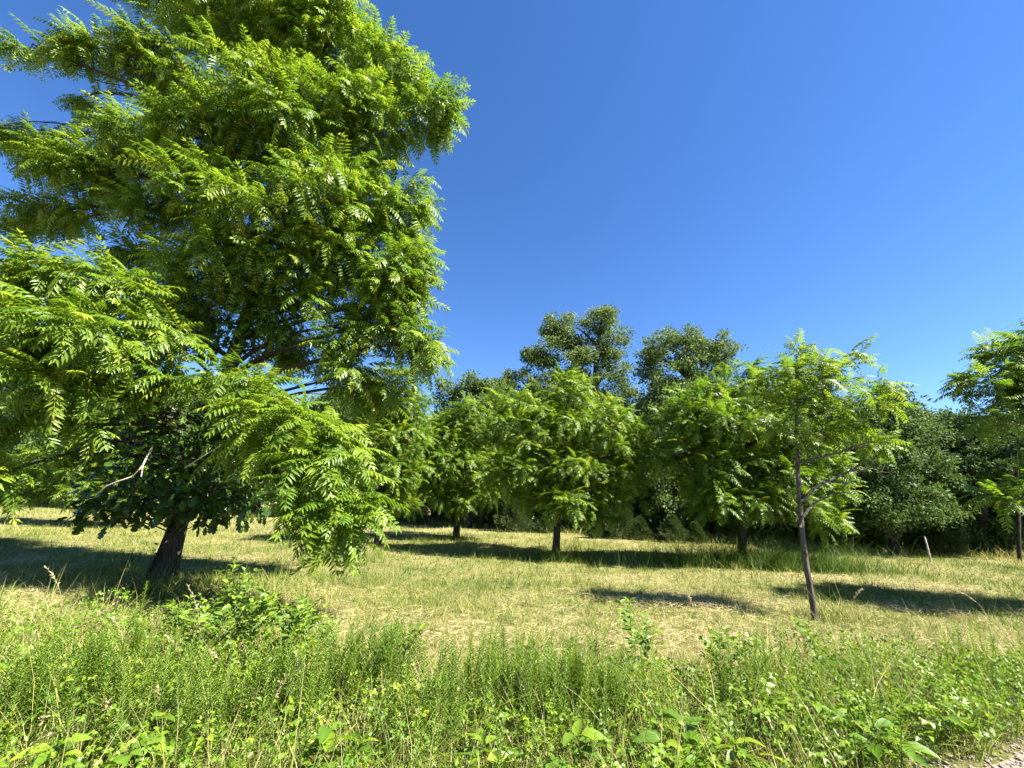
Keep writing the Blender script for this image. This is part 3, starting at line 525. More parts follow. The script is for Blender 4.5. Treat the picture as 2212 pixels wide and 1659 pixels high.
def build_road():
    xs = np.linspace(-40, 40, 321)
    top = np.minimum(road_edge(np.clip(xs, -6, 9)), 5.6)
    bot = top - 5.5
    acc = Acc()
    v = np.concatenate([np.stack([xs, top, np.full_like(xs, 0.004)], 1), np.stack([xs, bot, np.full_like(xs, 0.004)], 1)])
    n = len(xs)
    f = [(i + n, i + n + 1, i + 1) for i in range(n - 1)] + [(i + n, i + 1, i) for i in range(n - 1)]
    acc.add(v, f)
    link('gravel_road', acc.mesh('gravel_road', M['gravel']), kind='structure')
    # loose stones lying on it
    g = (1 + 5 ** 0.5) / 2
    iv = norm(np.array([(-1, g, 0), (1, g, 0), (-1, -g, 0), (1, -g, 0), (0, -1, g), (0, 1, g), (0, -1, -g), (0, 1, -g), (g, 0, -1), (g, 0, 1), (-g, 0, -1), (-g, 0, 1)]))
    fi = [(0, 11, 5), (0, 5, 1), (0, 1, 7), (0, 7, 10), (0, 10, 11), (1, 5, 9), (5, 11, 4), (11, 10, 2), (10, 7, 6), (7, 1, 8), (3, 9, 4), (3, 4, 2), (3, 2, 6), (3, 6, 8), (3, 8, 9), (4, 9, 5), (2, 4, 11), (6, 2, 10), (8, 6, 7), (9, 8, 1)]
    acc = Acc()
    for k in range(4):
        P = Proto(iv * rng.uniform(0.7, 1.2, (12, 1)) * np.array([1, 0.75, 0.5]), fi)
        N = 1400
        x = rng.uniform(0.5, 5.5, N)
        y = road_edge(x) + 0.12 - rng.exponential(0.7, N)
        s = rng.lognormal(math.log(0.008), 0.45, N)
        m = frames(np.stack([rng.normal(size=N), rng.normal(size=N), rng.normal(size=N) * 0.15], 1)) * s[:, None, None]
        acc.stamp(P, m, np.stack([x, y, 0.004 + s * 0.3], 1), np.full(N, 0.5))
    link('gravel', acc.mesh('gravel', M['pebble'], True), kind='stuff')['label'] = 'loose pale gravel at the road edge'
build_road()

# ------------------------------------------------------------------ leaves
def leaflet(base, d, n, l, w, hi, curl=0.12):
    s = np.cross(n, d)
    s = s / (np.linalg.norm(s) + 1e-9)
    tip = base + d * l - n * l * curl
    if not hi:
        v = [base, base + d * l * 0.42 + s * w / 2 + n * w * 0.12, base + d * l * 0.42 - s * w / 2 + n * w * 0.12, tip]
        return v, [(0, 2, 3), (0, 3, 1)]
    v = [base, base + d * l * 0.5 - n * l * curl * 0.15, tip]
    for q, ww in ((0.27, 0.46), (0.64, 0.36)):
        for sg in (1, -1):
            v.append(base + d * l * q + sg * s * w * ww + n * (w * 0.13 - l * curl * q * q * 0.6))
    return v, [(0, 4, 1), (4, 6, 1), (6, 2, 1), (0, 1, 3), (3, 1, 5), (5, 1, 2)]

def make_frond(seed, hi, pairs=8, droop=0.45):
    """a pinnate walnut leaf of unit length along x: a drooping rachis with leaflets in pairs"""
    r = random.Random(seed)
    V, F, T = [], [], []
    def pt(s):
        return np.array([s * (1 - 0.16 * droop * s), 0.04 * math.sin(s * 3 + seed), -droop * s * s * 0.75 + 0.08 * s])
    segs = 5 if hi else 3
    k = 0
    for i in range(segs):
        a, b = pt(i / segs), pt((i + 1) / segs)
        wd = 0.008 * (1 - 0.5 * i / segs)
        V += [a + (0, wd, 0), a - (0, wd, 0), b + (0, wd * 0.85, 0.0), b - (0, wd * 0.85, 0.0)]
        F += [(k, k + 1, k + 3), (k, k + 3, k + 2)]
        T += [0.28] * 4
        k += 4
    for i in range(pairs):
        s = 0.16 + 0.80 * i / (pairs - 1)
        env = 0.72 + 0.42 * math.sin(math.pi * min(1, 0.15 + s * 0.85))
        for sg in (1, -1):
            ss = s + r.uniform(-0.018, 0.018)
            p = pt(ss)
            tg = pt(min(ss + 0.02, 1.02)) - pt(ss - 0.02)
            tg = tg / np.linalg.norm(tg)
            fw = 0.30 + 0.5 * s * s + r.uniform(-0.08, 0.08)
            d = np.array([0, sg, 0]) * 1.0 + tg * fw + np.array([0, 0, -0.30 + r.uniform(-0.28, 0.22)])
            d = d / np.linalg.norm(d)
            n = np.cross(tg, d) * sg
            n = n / np.linalg.norm(n)
            n = n + np.array([r.uniform(-.35, .35), r.uniform(-.2, .2), 0])
            n = n - d * (n @ d)
            n = n / np.linalg.norm(n)
            L = 0.235 * env * r.uniform(0.9, 1.1)
            v, f = leaflet(p, d, n, L, L * 0.27, hi, 0.10 + r.uniform(0, 0.12))
            V += v
            F += [tuple(q + k for q in t) for t in f]
            T += [r.uniform(-0.07, 0.07)] * len(v)
            k += len(v)
    p = pt(0.97)
    tg = pt(1.0) - pt(0.94)
    v, f = leaflet(p, tg / np.linalg.norm(tg), np.array([0.2, 0, 1.0]), 0.16, 0.06, hi)
    V += v
    F += [tuple(q + k for q in t) for t in f]
    T += [0.08] * len(v)
    return Proto(V, F, T)

FROND_HI = [make_frond(s, True, 10 + s % 2, 0.45 + 0.15 * s) for s in range(4)]
FROND_LO = [make_frond(s + 10, False, 9 + s % 2, 0.45 + 0.15 * s) for s in range(4)]
LEAF_MESH = []
for P in FROND_HI:
    row = []
    for tv in (0.28, 0.42, 0.56, 0.72):
        a = Acc()
        a.stamp(P, np.eye(3)[None], np.zeros((1, 3)), np.array([tv]))
        row.append(a.mesh('walnut_leaf', M['walnut']))
    LEAF_MESH.append(row)

def bunch(seed, n, size, ratio=0.55, spread=0.5, up=0.6):
    """a sprig of simple leaves filling a unit ball"""
    r = np.random.default_rng(seed)
    V, F, T = [], [], []
    for i in range(n):
        c = norm(r.normal(size=3)) * spread * r.uniform(0.2, 1) ** 0.5
        d = norm(norm(c) + r.normal(size=3) * 0.6)
        nn = norm(r.normal(size=3) * 0.7 + np.array([0, 0, up]))
        nn = norm(nn - d * (nn @ d))
        l = size * r.uniform(0.7, 1.25)
        v, f = leaflet(c, d, nn, l, l * ratio, False)
        F += [tuple(q + len(V) for q in t) for t in f]
        V += v
        T += [r.uniform(-0.15, 0.15)] * 4
    return Proto(V, F, T)
SPRIG = [bunch(s, 9, 0.42) for s in range(5)]

# ------------------------------------------------------------------ walnut trees
def limb_curve(a, b, sag=0.0, n=7, wob=0.06):
    a, b = np.asarray(a, float), np.asarray(b, float)
    L = np.linalg.norm(b - a)
    t = np.linspace(0, 1, n)[:, None]
    mid = (a + b) / 2 + np.array([0, 0, L * sag]) + rng.normal(size=3) * L * wob
    return (1 - t) ** 2 * a + 2 * t * (1 - t) * mid + t * t * b

def trunk_at(tr, z):
    tr = np.asarray(tr)
    z = min(max(z, tr[0, 2]), tr[-1, 2])
    return np.array([np.interp(z, tr[:, 2], tr[:, i]) for i in range(4)])

def smooth_line(tr, n):
    tr = np.asarray(tr)
    s = np.concatenate([[0], np.cumsum(np.linalg.norm(np.diff(tr[:, :3], axis=0), axis=1))])
    q = np.linspace(0, s[-1], n)
    o = np.stack([np.interp(q, s, tr[:, i]) for i in range(tr.shape[1])], 1)
    for _ in range(2):
        o[1:-1] = 0.25 * o[:-2] + 0.5 * o[1:-1] + 0.25 * o[2:]
    return o

def trunk_mesh(acc, tr, sides=14, n=26, knob=0.07, flare=0.45):
    o = smooth_line(tr, n)
    ht = o[:, 2] - o[0, 2]
    a = np.linspace(0, 2 * math.pi, sides, endpoint=False)
    v = []
    for i in range(n):
        r = o[i, 3] * (1 + flare * math.exp(-ht[i] / (o[0, 3] * 2.2)))
        rr = r * (1 + knob * (np.sin(a * 3 + ht[i] * 1.7) + 0.6 * np.sin(a * 5 - ht[i] * 2.9)) + 0.4 * knob * rng.normal(size=sides))
        v.append(np.stack([o[i, 0] + rr * np.cos(a), o[i, 1] + rr * np.sin(a), np.full(sides, o[i, 2])], 1))
    v = np.concatenate(v)
    f = []
    for i in range(n - 1):
        for j in range(sides):
            k = (j + 1) % sides
            A, B, D, E_ = i * sides + j, i * sides + k, (i + 1) * sides + j, (i + 1) * sides + k
            f += [(A, B, E_), (A, E_, D)]
    acc.add(v, f)

EYE = np.array([0, 0, 1.55])

def walnut(label, group, trunk, clusters, density, frond_len, leaves, bark, k_leaf=(5, 8), lean_out=0.55, limb_r=0.3, tint0=0.5, hang=0.0, zmin=0.0):
    tr = np.asarray(trunk)
    base = np.array([tr[1, 0], tr[1, 1], gz(tr[1, 0], tr[1, 1])])
    root = thing('walnut_tree', label, 'tree', base, group)
    acc = Acc()
    trunk_mesh(acc, tr, flare=0.2 if tr[1, 3] < 0.1 else 0.4)
    link('trunk', acc.mesh('trunk', bark, True, base), root)
    cl = np.asarray(clusters)
    twigs = Acc()
    POS, AXI, OUT, CI = [], [], [], []
    for ci, (x, y, z, rx, ry, rz) in enumerate(cl):
        c = np.array([x, y, z])
        R = np.array([rx, ry, rz])
        horiz = math.hypot(x - tr[1, 0], y - tr[1, 1])
        at_ = trunk_at(tr, max(z - 0.25 * horiz - 0.15 * rz, tr[2, 2] + 0.3 * (tr[-1, 2] - tr[2, 2]) * 0.25, zmin))
        L = np.linalg.norm(c - at_[:3])
        r0 = min(at_[3] * 0.75, max(0.012, 0.012 * L + 0.010) * (1 + limb_r))
        curve = limb_curve(at_[:3], c, 0.10 if L > 1 else 0.03)
        la = Acc()
        la.tube(curve, np.linspace(r0, r0 * 0.3, len(curve)), 7)
        link('limb', la.mesh('limb', bark, True, base), root)
        area = (rx * rz + ry * rz + rx * ry) / 3 * 4 * math.pi
        n = max(4, int(area * density))
        d = sphere_dirs(n)
        u = 0.35 + 0.65 * rng.uniform(0, 1, n) ** 0.45
        k1, k2 = rng.normal(size=3) * 2.6, rng.normal(size=3) * 4.5
        lump = 0.92 + 0.26 * np.sin(d @ k1 + 1.0) + 0.16 * np.sin(d @ k2)
        keep0 = rng.uniform(size=n) < np.clip(lump * 1.5 - 0.55, 0.15, 1)
        d, u, lump = d[keep0], u[keep0], lump[keep0]
        n = len(d)
        p = c + d * R * (u * lump)[:, None]
        o = norm(d / R)
        keep = np.ones(n, bool)
        for cj, q in enumerate(cl):
            if cj != ci:
                e = (((p - q[:3]) / q[3:]) ** 2).sum(1)
                keep &= ~((e < 0.5) & (rng.uniform(size=n) < 0.75))
        p, o = p[keep], o[keep]
        away = p - np.array([at_[0], at_[1], p[:, 2].mean() if len(p) else z])
        away[:, 2] = 0
        ax = norm(o * lean_out + norm(away) * 0.5 + np.array([0, 0, 0.22 - hang]) + rng.normal(size=p.shape) * 0.28)
        for i in range(len(p)):
            s0 = curve[rng.integers(3, len(curve))]
            e0 = p[i]
            tw = limb_curve(s0, e0, 0.06, 4, 0.08)
            twigs.tube(tw, np.linspace(max(0.005, r0 * 0.22), 0.003, 4), 3, cap=False)
        POS.append(p)
        AXI.append(ax)
    POS, AXI = np.concatenate(POS), np.concatenate(AXI)
    link('twigs', twigs.mesh('twigs', bark, False, base), root, 'stuff')
    # leaves radiate from each shoot
    ks = rng.integers(k_leaf[0], k_leaf[1] + 1, len(POS))
    idx = np.repeat(np.arange(len(POS)), ks)
    j = np.concatenate([np.arange(k) for k in ks])
    ax = AXI[idx]
    fr = frames(ax)
    ang = j * 2.4 + rng.uniform(0, 6.28, len(POS))[idx]
    sp = rad(72) - rad(38) * j / ks[idx] + rng.normal(size=len(idx)) * 0.16
    d = fr[:, :, 0] * np.cos(sp)[:, None] + (fr[:, :, 1] * np.cos(ang)[:, None] + fr[:, :, 2] * np.sin(ang)[:, None]) * np.sin(sp)[:, None]
    d[:, 2] = d[:, 2] * 0.8 + 0.10 - hang
    d = norm(d)
    ln = frond_len * rng.uniform(0.62, 1.15, len(idx))
    loc = POS[idx] - ax * (0.28 * frond_len * (1 - j / ks[idx]))[:, None] + rng.normal(size=(len(idx), 3)) * 0.01
    roll = rng.normal(size=len(idx)) * 0.35
    mt = frames(d, roll) * ln[:, None, None]
    tint = np.clip(tint0 + rng.normal(size=len(idx)) * 0.16 + 0.3 * (rng.uniform(size=len(idx)) < 0.12) + 0.10 * (j / ks[idx] - 0.5), 0.05, 0.95)
    # those that show largest become parts of their own
    v = loc + d * ln[:, None] * 0.5 - EYE
    dist = np.linalg.norm(v, axis=1)
    ctr = cl[:, :3].mean(0)
    inview = (np.abs(v[:, 0] / np.maximum(v[:, 1], .1)) < 1.28)
    score = dist + 0.8 * rng.uniform(size=len(dist)) + 100 * (~inview)
    order = np.argsort(score)
    sel = order[:leaves]
    rest = order[leaves:]
    for i in sel:
        o = link('leaf', LEAF_MESH[rng.integers(4)][int(np.clip((tint[i] - 0.2) / 0.15, 0, 3))], root)
        m4 = np.eye(4)
        m4[:3, :3] = mt[i]
        m4[:3, 3] = loc[i] - base
        o.matrix_local = Matrix(m4.tolist())
    crown = Acc()
    which = rng.integers(0, 4, len(rest))
    for w in range(4):
        s = rest[which == w]
        crown.stamp(FROND_LO[w], mt[s], loc[s], tint[s])
    link('crown', crown.mesh('crown', M['walnut'], False, base), root, 'stuff')
    print('walnut', label[:30], 'shoots', len(POS), 'leaves', len(idx))
    return root

big = walnut('huge leafy walnut tree with a thick leaning trunk and drooping low branches', None, BIG_TRUNK, BIG_CLUSTERS, 8.4, 0.61, 300, M['bark'], (5, 8), 0.6, 0.05, 0.55, 0.14, 2.7)
bl = np.array([BIG_TRUNK[1][0], BIG_TRUNK[1][1], gz(*BIG_TRUNK[1][:2])])
for tw in BIG_TWIGS:
    a = Acc()
    tw = np.asarray(tw)
    a.tube(tw[:, :3], tw[:, 3], 6)
    link('dead_twig', a.mesh('dead_twig', M['deadwood'], True, bl), big)['label'] = 'bare pale dead twig'

ORCHARD = 'young walnut trees planted in the meadow'
walnut('young walnut tree with a broad rounded crown beside the tall weeds', ORCHARD, *TREE_A, 6.4, 0.50, 250, M['bark'], tint0=0.56, zmin=1.4)
walnut('slender young walnut tree nearest the wood with a forked dark trunk', ORCHARD, *TREE_B, 5.8, 0.54, 120, M['bark'])
walnut('young walnut tree rising out of a patch of tall green grass', ORCHARD, *TREE_C, 6.8, 0.49, 250, M['bark'], tint0=0.44, zmin=1.35)
dtree = walnut('thin sparse walnut tree with a bare grey trunk and a dead side branch', ORCHARD, *TREE_D, 7.6, 0.38, 260, M['bark_grey'], tint0=0.6, zmin=2.2)
walnut('walnut tree whose low leafy branch hangs over the meadow by the fence post', ORCHARD, *TREE_E, 13.0, 0.40, 200, M['bark_grey'])
walnut('upright young walnut tree just behind the huge tree', ORCHARD, *TREE_F, 7.4, 0.50, 120, M['bark'])
walnut('pale young walnut tree seen through the huge tree\'s lower branches', ORCHARD, *TREE_N, 6.0, 0.48, 60, M['bark'])
walnut('walnut tree standing beyond the low hanging branch, mostly out of sight', ORCHARD, *TREE_O, 5.0, 0.42, 0, M['bark'])
db = np.array(dtree.location)
for k, tw in enumerate(DEAD_BRANCH):
    a = Acc()
    tw = smooth_line(tw, 16)
    tw[1:-1, :3] += rng.normal(size=(14, 3)) * 0.012
    a.tube(tw[:, :3], tw[:, 3], 6)
    for q in range(5):
        i0 = int(rng.integers(5, 15))
        e = tw[i0, :3] + rng.normal(size=3) * 0.09 + np.array([0.06, 0, 0.06])
        a.tube(limb_curve(tw[i0, :3], e, 0.05, 4), [0.004, 0.0035, 0.003, 0.0015], 4)
    link('dead_branch', a.mesh('dead_branch', M['bark_grey'], True, db), dtree)['label'] = 'bare leafless grey branch'

# ------------------------------------------------------------------ lobed-leaf sapling and vine at the huge tree
def lobed_leaf():
    out = [(0, 0), (0.12, 0.07), (0.22, 0.20), (0.33, 0.24), (0.38, 0.15), (0.50, 0.30), (0.63, 0.34), (0.68, 0.18), (0.80, 0.24), (0.90, 0.18), (1.0, 0.0)]
    V = [(0.5, 0, 0.03)]
    for x, y in out:
        V.append((x, y, -0.25 * y * y - 0.15 * x * x))
    for x, y in out[-2:0:-1]:
        V.append((x, -y, -0.25 * y * y - 0.15 * x * x))
    n = len(V) - 1
    return Proto(V, [(0, 1 + (i + 1) % n, 1 + i) for i in range(n)])
def ovate_leaf(w=0.42, curl=0.25, fold=0.12):
    V, F = [], []
    xs = [0, 0.15, 0.4, 0.7, 0.9, 1.0]
    ws = [0.06, 0.75, 1.0, 0.7, 0.3, 0.0]
    for x, q in zip(xs, ws):
        for s in (-1, 0, 1):
            V.append((x, s * q * w / 2, abs(s) * q * fold - curl * x * x))
    for i in range(5):
        for s in (0, 1):
            a = i * 3 + s
            F += [(a, a + 3, a + 4), (a, a + 4, a + 1)]
    return Proto(V, F)
LOBED = lobed_leaf()
OVATE = ovate_leaf()
def leaf_variants(P, mat, tints, name='leaf'):
    r = []
    for t in tints:
        a = Acc()
        a.stamp(P, np.eye(3)[None], np.zeros((1, 3)), np.array([t]))
        r.append(a.mesh(name, mat))
    return r

def simple_leaf_plant(root, base, clusters, density, P, mat, size, n_parts, stem_from):
    meshes = leaf_variants(P, mat, (0.2, 0.45, 0.7))
    tw = Acc()
    Ls, Ds = [], []
    for x, y, z, rx, ry, rz in clusters:
        n = int((rx * rz + ry * rz + rx * ry) / 3 * 12.6 * density) + 5
        d = sphere_dirs(n)
        p = np.array([x, y, z]) + d * np.array([rx, ry, rz]) * (rng.uniform(0, 1, n) ** 0.4)[:, None]
        Ls.append(p)
        Ds.append(norm(d * 0.8 + rng.normal(size=(n, 3)) * 0.5 + np.array([0, 0, -0.25])))
        s = np.asarray(stem_from(z))
        c = limb_curve(s, (x, y, z), 0.08)
        tw.tube(c, np.linspace(0.014, 0.004, 7), 4)
        for q in p[::3]:
            tw.tube(limb_curve(c[rng.integers(3, 7)], q, 0.05, 3), [0.005, 0.004, 0.002], 3, cap=False)
    L, D = np.concatenate(Ls), np.concatenate(Ds)
    link('twigs', tw.mesh('twigs', M['bark'], False, base), root, 'stuff')
    mt = frames(D, rng.normal(size=len(L)) * 0.6) * (size * rng.uniform(0.6, 1.2, len(L)))[:, None, None]
    order = np.argsort(np.linalg.norm(L - EYE, axis=1))
    for i in order[:n_parts]:
        o = link('leaf', meshes[rng.integers(3)], root)
        m4 = np.eye(4)
        m4[:3, :3] = mt[i]
        m4[:3, 3] = L[i] - base
        o.matrix_local = Matrix(m4.tolist())
    r = order[n_parts:]
    if len(r):
        a = Acc()
        a.stamp(P, mt[r], L[r], rng.uniform(0.1, 0.8, len(r)))
        link('foliage', a.mesh('foliage', mat, False, base), root, 'stuff')

ss = np.asarray(SAPLING_STEM)
sb = np.array([ss[1, 0], ss[1, 1], gz(ss[1, 0], ss[1, 1])])
sap = thing('oak_sapling', 'dark oak sapling with lobed leaves growing against the thick leaning trunk', 'tree', sb)
a = Acc()
a.tube(ss[:, :3], ss[:, 3], 8)
link('trunk', a.mesh('trunk', M['bark'], True, sb), sap)
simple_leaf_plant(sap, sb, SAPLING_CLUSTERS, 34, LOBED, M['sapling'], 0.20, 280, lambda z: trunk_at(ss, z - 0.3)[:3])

vb = np.array([BIG_TRUNK[2][0], BIG_TRUNK[2][1] - 0.1, gz(*BIG_TRUNK[2][:2])])
vine = thing('climbing_vine', 'dark vine with rounded leaves climbing the thick leaning trunk', 'vine', vb)
bt = np.asarray(BIG_TRUNK)
a = Acc()
zz = np.linspace(0.05, 5.2, 40)
pp = []
for z in zz:
    q = trunk_at(bt, z)
    th = 4.2 + 0.5 * math.sin(z * 1.6)
    rr = q[3] * 1.12 + 0.02 + 0.3 * q[3] * math.exp(-z / 0.6)
    pp.append((q[0] + rr * math.cos(th), q[1] + rr * math.sin(th), z))
a.tube(pp, np.linspace(0.022, 0.008, 40), 6)
link('stem', a.mesh('stem', M['bark'], True, vb), vine)
pp = np.asarray(pp)
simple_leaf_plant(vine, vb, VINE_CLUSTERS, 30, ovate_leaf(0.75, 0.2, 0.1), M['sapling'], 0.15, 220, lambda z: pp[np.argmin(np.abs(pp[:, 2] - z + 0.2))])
for z in np.linspace(0.5, 2.0, 26):
    q = pp[np.argmin(np.abs(pp[:, 2] - z))] + rng.normal(size=3) * np.array([0.13, 0.03, 0.05]) + np.array([0, -0.05, 0])
    o = link('leaf', bpy.data.meshes['leaf'], vine)
    m4 = np.eye(4)
    m4[:3, :3] = frames(np.array([[rng.normal(), -0.6, -0.3]]))[0] * rng.uniform(0.07, 0.12)
    m4[:3, 3] = q - vb
    o.matrix_local = Matrix(m4.tolist())

# ------------------------------------------------------------------ the wood behind the meadow
def lumpy_crown(acc, clusters, sprigs_per_m2, leaf, tint0, sub=0.34):
    for x, y, z, rx, ry, rz in clusters:
        c = np.array([x, y, z])
        R = np.array([rx, ry, rz])
        k = 16
        d = sphere_dirs(k)
        cs = c + d * R * rng.uniform(0.45, 0.95, (k, 1))
        rs = np.cbrt(rx * ry * rz) * sub * rng.uniform(0.55, 1.3, k)
        for q, r in zip(cs, rs):
            n = max(6, int(3.1 * math.pi * r * r * sprigs_per_m2))
            dd = sphere_dirs(n)
            dd[:, 2] = np.abs(dd[:, 2]) * np.where(rng.uniform(size=n) < 0.72, 1, -1)
            p = q + dd * np.array([1.15, 1.15, 0.8]) * r * (0.35 + 0.85 * rng.uniform(size=(n, 1)))
            w = rng.integers(0, 5)
            m = frames(norm(dd + rng.normal(size=dd.shape) * 0.5), rng.uniform(0, 6.28, n)) * (leaf * rng.uniform(0.75, 1.3, n))[:, None, None]
            acc.stamp(SPRIG[w], m, p, np.clip(tint0 + rng.normal(size=n) * 0.12 + rng.normal() * 0.08, 0, 1))

def forest_tree(label, trunk, clusters, dens=13, leaf=0.40, tint0=0.45, group='tall trees of the wood'):
    tr = np.asarray(trunk)
    base = np.array([tr[1, 0], tr[1, 1], gz(tr[1, 0], tr[1, 1])])
    tr[0, 2] = base[2] - 0.2
    tr[1, 2] = base[2] + 0.1
    root = thing('forest_tree', label, 'tree', base, group)
    a = Acc()
    trunk_mesh(a, tr, 10, 20)
    link('trunk', a.mesh('trunk', M['bark_dark'], True, base), root)
    for x, y, z, rx, ry, rz in clusters:
        h = math.hypot(x - tr[1, 0], y - tr[1, 1])
        s = trunk_at(tr, z - 0.6 * h - 0.3)
        la = Acc()
        cv = limb_curve(s[:3], (x, y, z + rz * 0.3), 0.05)
        la.tube(cv, np.linspace(min(s[3] * 0.7, 0.13), 0.03, 7), 6)
        link('limb', la.mesh('limb', M['bark_dark'], True, base), root)
    cr = Acc()
    lumpy_crown(cr, clusters, dens, leaf, tint0)
    link('crown', cr.mesh('crown', M['oak'], False, base), root, 'stuff')
    return root

forest_tree('tallest oak of the wood with an open airy crown and dark limbs', *FOREST_G, 14, 0.34, 0.85)
forest_tree('tall grey green forest tree with a dense high crown beside the tallest oak', *FOREST_H, 13, 0.33, 0.75)
forest_tree('medium forest tree with a flat pale top between the young walnuts', *FOREST_I, 9, 0.40, 0.55)
forest_tree('dark bushy forest tree leafy down to the grass near the fence post', *FOREST_J, 18, 0.26, 0.48)
forest_tree('dark forest tree with a bare lower trunk behind the fence post', *FOREST_K, 16, 0.28, 0.25)
forest_tree('dark forest tree at the shady corner of the wood', *FOREST_L, 12, 0.32, 0.2)
forest_tree('small dark forest tree with a slim trunk at the meadow\'s edge', *FOREST_M, 14, 0.28, 0.25)

# the rows further in: a few models, copied
models = []
for k in range(6):
    cl = [(0, 0, 0.72, 0.26, 0.26, 0.2)]
    for i in range(9):
        th = i * 2.4 + k
        zz_ = 0.20 + 0.62 * (i / 8)
        rr = 0.24 * (1.15 - 0.55 * zz_) * random.uniform(0.7, 1.15)
        cl.append((rr * math.cos(th), rr * math.sin(th), zz_, 0.17, 0.17, 0.13))
    a = Acc()
    cl = np.asarray(cl) * 7.0
    lumpy_crown(a, cl, 8.5, 0.42, 0.46, 0.42)
    cm = a.mesh('crown', M['oak'])
    a = Acc()
    trunk_mesh(a, [(0, 0, -0.2, 0.16), (0.05, 0, 1, 0.14), (random.uniform(-.3, .3), 0.1, 3, 0.11), (0.1, random.uniform(-.3, .3), 5.6, 0.05)], 8, 12)
    models.append((cm, a.mesh('trunk', M['bark_dark'], True)))
for i, (x, y, h, r) in enumerate(WOOD_ROWS):
    cm, tm = models[i % 6]
    lab = ('leafy green tree in the front row of the wood, bushes at its foot', 'leafy green tree second in from the edge of the wood', 'dark green tree deep in the wood behind two rows of others')[i % 3]
    root = thing('woodland_tree', lab, 'tree', (x, y, gz(x, y)), ('front row trees of the wood', 'second row trees of the wood', 'deepest trees of the wood')[i % 3])
    s = h / 6.6
    root.rotation_euler.z = random.uniform(0, 6.28)
    root.scale = (s * r / (0.31 * h) * 1.05, s * r / (0.31 * h) * 1.05, s)
    link('trunk', tm, root)
    link('crown', cm, root, 'stuff')

bmods = []
for k in range(5):
    a = Acc()
    lumpy_crown(a, [(0, 0, 0.5, 0.5, 0.5, 0.42), (0.3, 0.1, 0.3, 0.4, 0.35, 0.28), (-0.3, -0.05, 0.28, 0.4, 0.35, 0.26)], 60, 0.17, 0.52, 0.4)
    st = Acc()
    for q in range(6):
        st.tube(limb_curve((rng.normal() * .04, rng.normal() * .04, -0.05), (rng.normal() * .3, rng.normal() * .25, 0.65), 0.05, 5), np.linspace(0.014, 0.005, 5), 4)
    bmods.append((a.mesh('foliage', M['oak']), st.mesh('stems', M['bark_dark'])))
for i, (x, y, h, r) in enumerate(EDGE_BUSHES):
    root = thing('undergrowth_bush', 'leafy bush in the undergrowth along the edge of the wood', 'bush', (x, y, gz(x, y)), 'undergrowth bushes along the wood')
    root.rotation_euler.z = random.uniform(0, 6.28)
    root.scale = (r * 1.1, r * 1.1, h)
    link('stems', bmods[i % 5][1], root)
    link('foliage', bmods[i % 5][0], root, 'stuff')

def cedar_proto(seed):
    r = np.random.default_rng(seed)
    V, F, T = [], [], []
    for i in range(9):
        d = norm(r.normal(size=3) * 0.5 + np.array([0.9, 0, 0.25]))
        n = norm(r.normal(size=3))
        n = norm(n - d * (n @ d))
        v, f = leaflet(d * r.uniform(0, 0.5), d, n, r.uniform(0.5, 0.8), 0.09, False)
        F += [tuple(q + len(V) for q in t) for t in f]
        V += v
        T += [r.uniform(-0.2, 0.2)] * 4
    return Proto(V, F, T)
CED = [cedar_proto(s) for s in range(4)]
for i, (x, y, h, w) in enumerate(CEDARS):
    b = np.array([x, y, gz(x, y)])
    root = thing('cedar_bush', 'small feathery brownish green cedar at the foot of the wood', 'bush', b, 'small cedars at the foot of the wood')
    a = Acc()
    a.tube([(0, 0, -0.1), (0.02, 0, h * 0.5), (0, 0.01, h * 0.97)], [0.04, 0.025, 0.006], 6)
    link('trunk', a.mesh('trunk', M['bark_dark'], True), root)
    n = int(900 + 500 * h)
    q = rng.uniform(0.02, 1, n) ** 0.8
    th = rng.uniform(0, 6.28, n)
    rr = w * (1 - q) ** 0.75 * rng.uniform(0.35, 1.05, n) * (1 + 0.25 * np.sin(th * 3 + q * 9))
    p = np.stack([rr * np.cos(th), rr * np.sin(th), q * h * 0.97], 1)
    d = norm(np.stack([np.cos(th), np.sin(th), np.full(n, 0.7)], 1) + rng.normal(size=(n, 3)) * 0.3)
    a = Acc()
    wv = rng.integers(0, 4, n)
    for k in range(4):
        s = wv == k
        a.stamp(CED[k], frames(d[s]) * (0.16 * rng.uniform(0.7, 1.3, s.sum()))[:, None, None], p[s], np.clip(0.45 + rng.normal(size=s.sum()) * 0.15, 0, 1))
    link('foliage', a.mesh('foliage', M['cedar']), root, 'stuff')

(px_, py_), ph_ = POST
a = Acc()
a.tube([(0, 0, -0.3), (-0.01, 0, ph_ * 0.5), (-0.03, 0, ph_)], [0.026, 0.025, 0.022], 9)
pr = thing('fence_post', 'pale weathered wooden fence post at the edge of the wood', 'fence post', (px_, py_, gz(px_, py_)))
link('post', a.mesh('post', M['deadwood'], True), pr)
for q in (0.55, 0.85):
    w = Acc()
    th = np.linspace(0, 6.28 * 2.2, 26)
    w.tube(np.stack([0.028 * np.cos(th) - 0.02, 0.028 * np.sin(th), ph_ * q + th * 0.002], 1), np.full(26, 0.003), 4)
    link('wire_loop', w.mesh('wire_loop', M['deadwood']), pr)

# ------------------------------------------------------------------ meadow grass
def blade(n_seg, bend):
    V, F = [], []
    for i in range(n_seg):
        t = i / n_seg
        w = 0.5 * (1 - t ** 1.6)
        V += [(-w, bend * t * t, t * (1 - 0.25 * bend * t)), (w, bend * t * t, t * (1 - 0.25 * bend * t))]
    V.append((0, bend, 1 - 0.25 * bend))
    for i in range(n_seg - 1):
        a = 2 * i
        F += [(a, a + 1, a + 3), (a, a + 3, a + 2)]
    a = 2 * (n_seg - 1)
    F.append((a, a + 1, a + 2))
    return Proto(V, F)

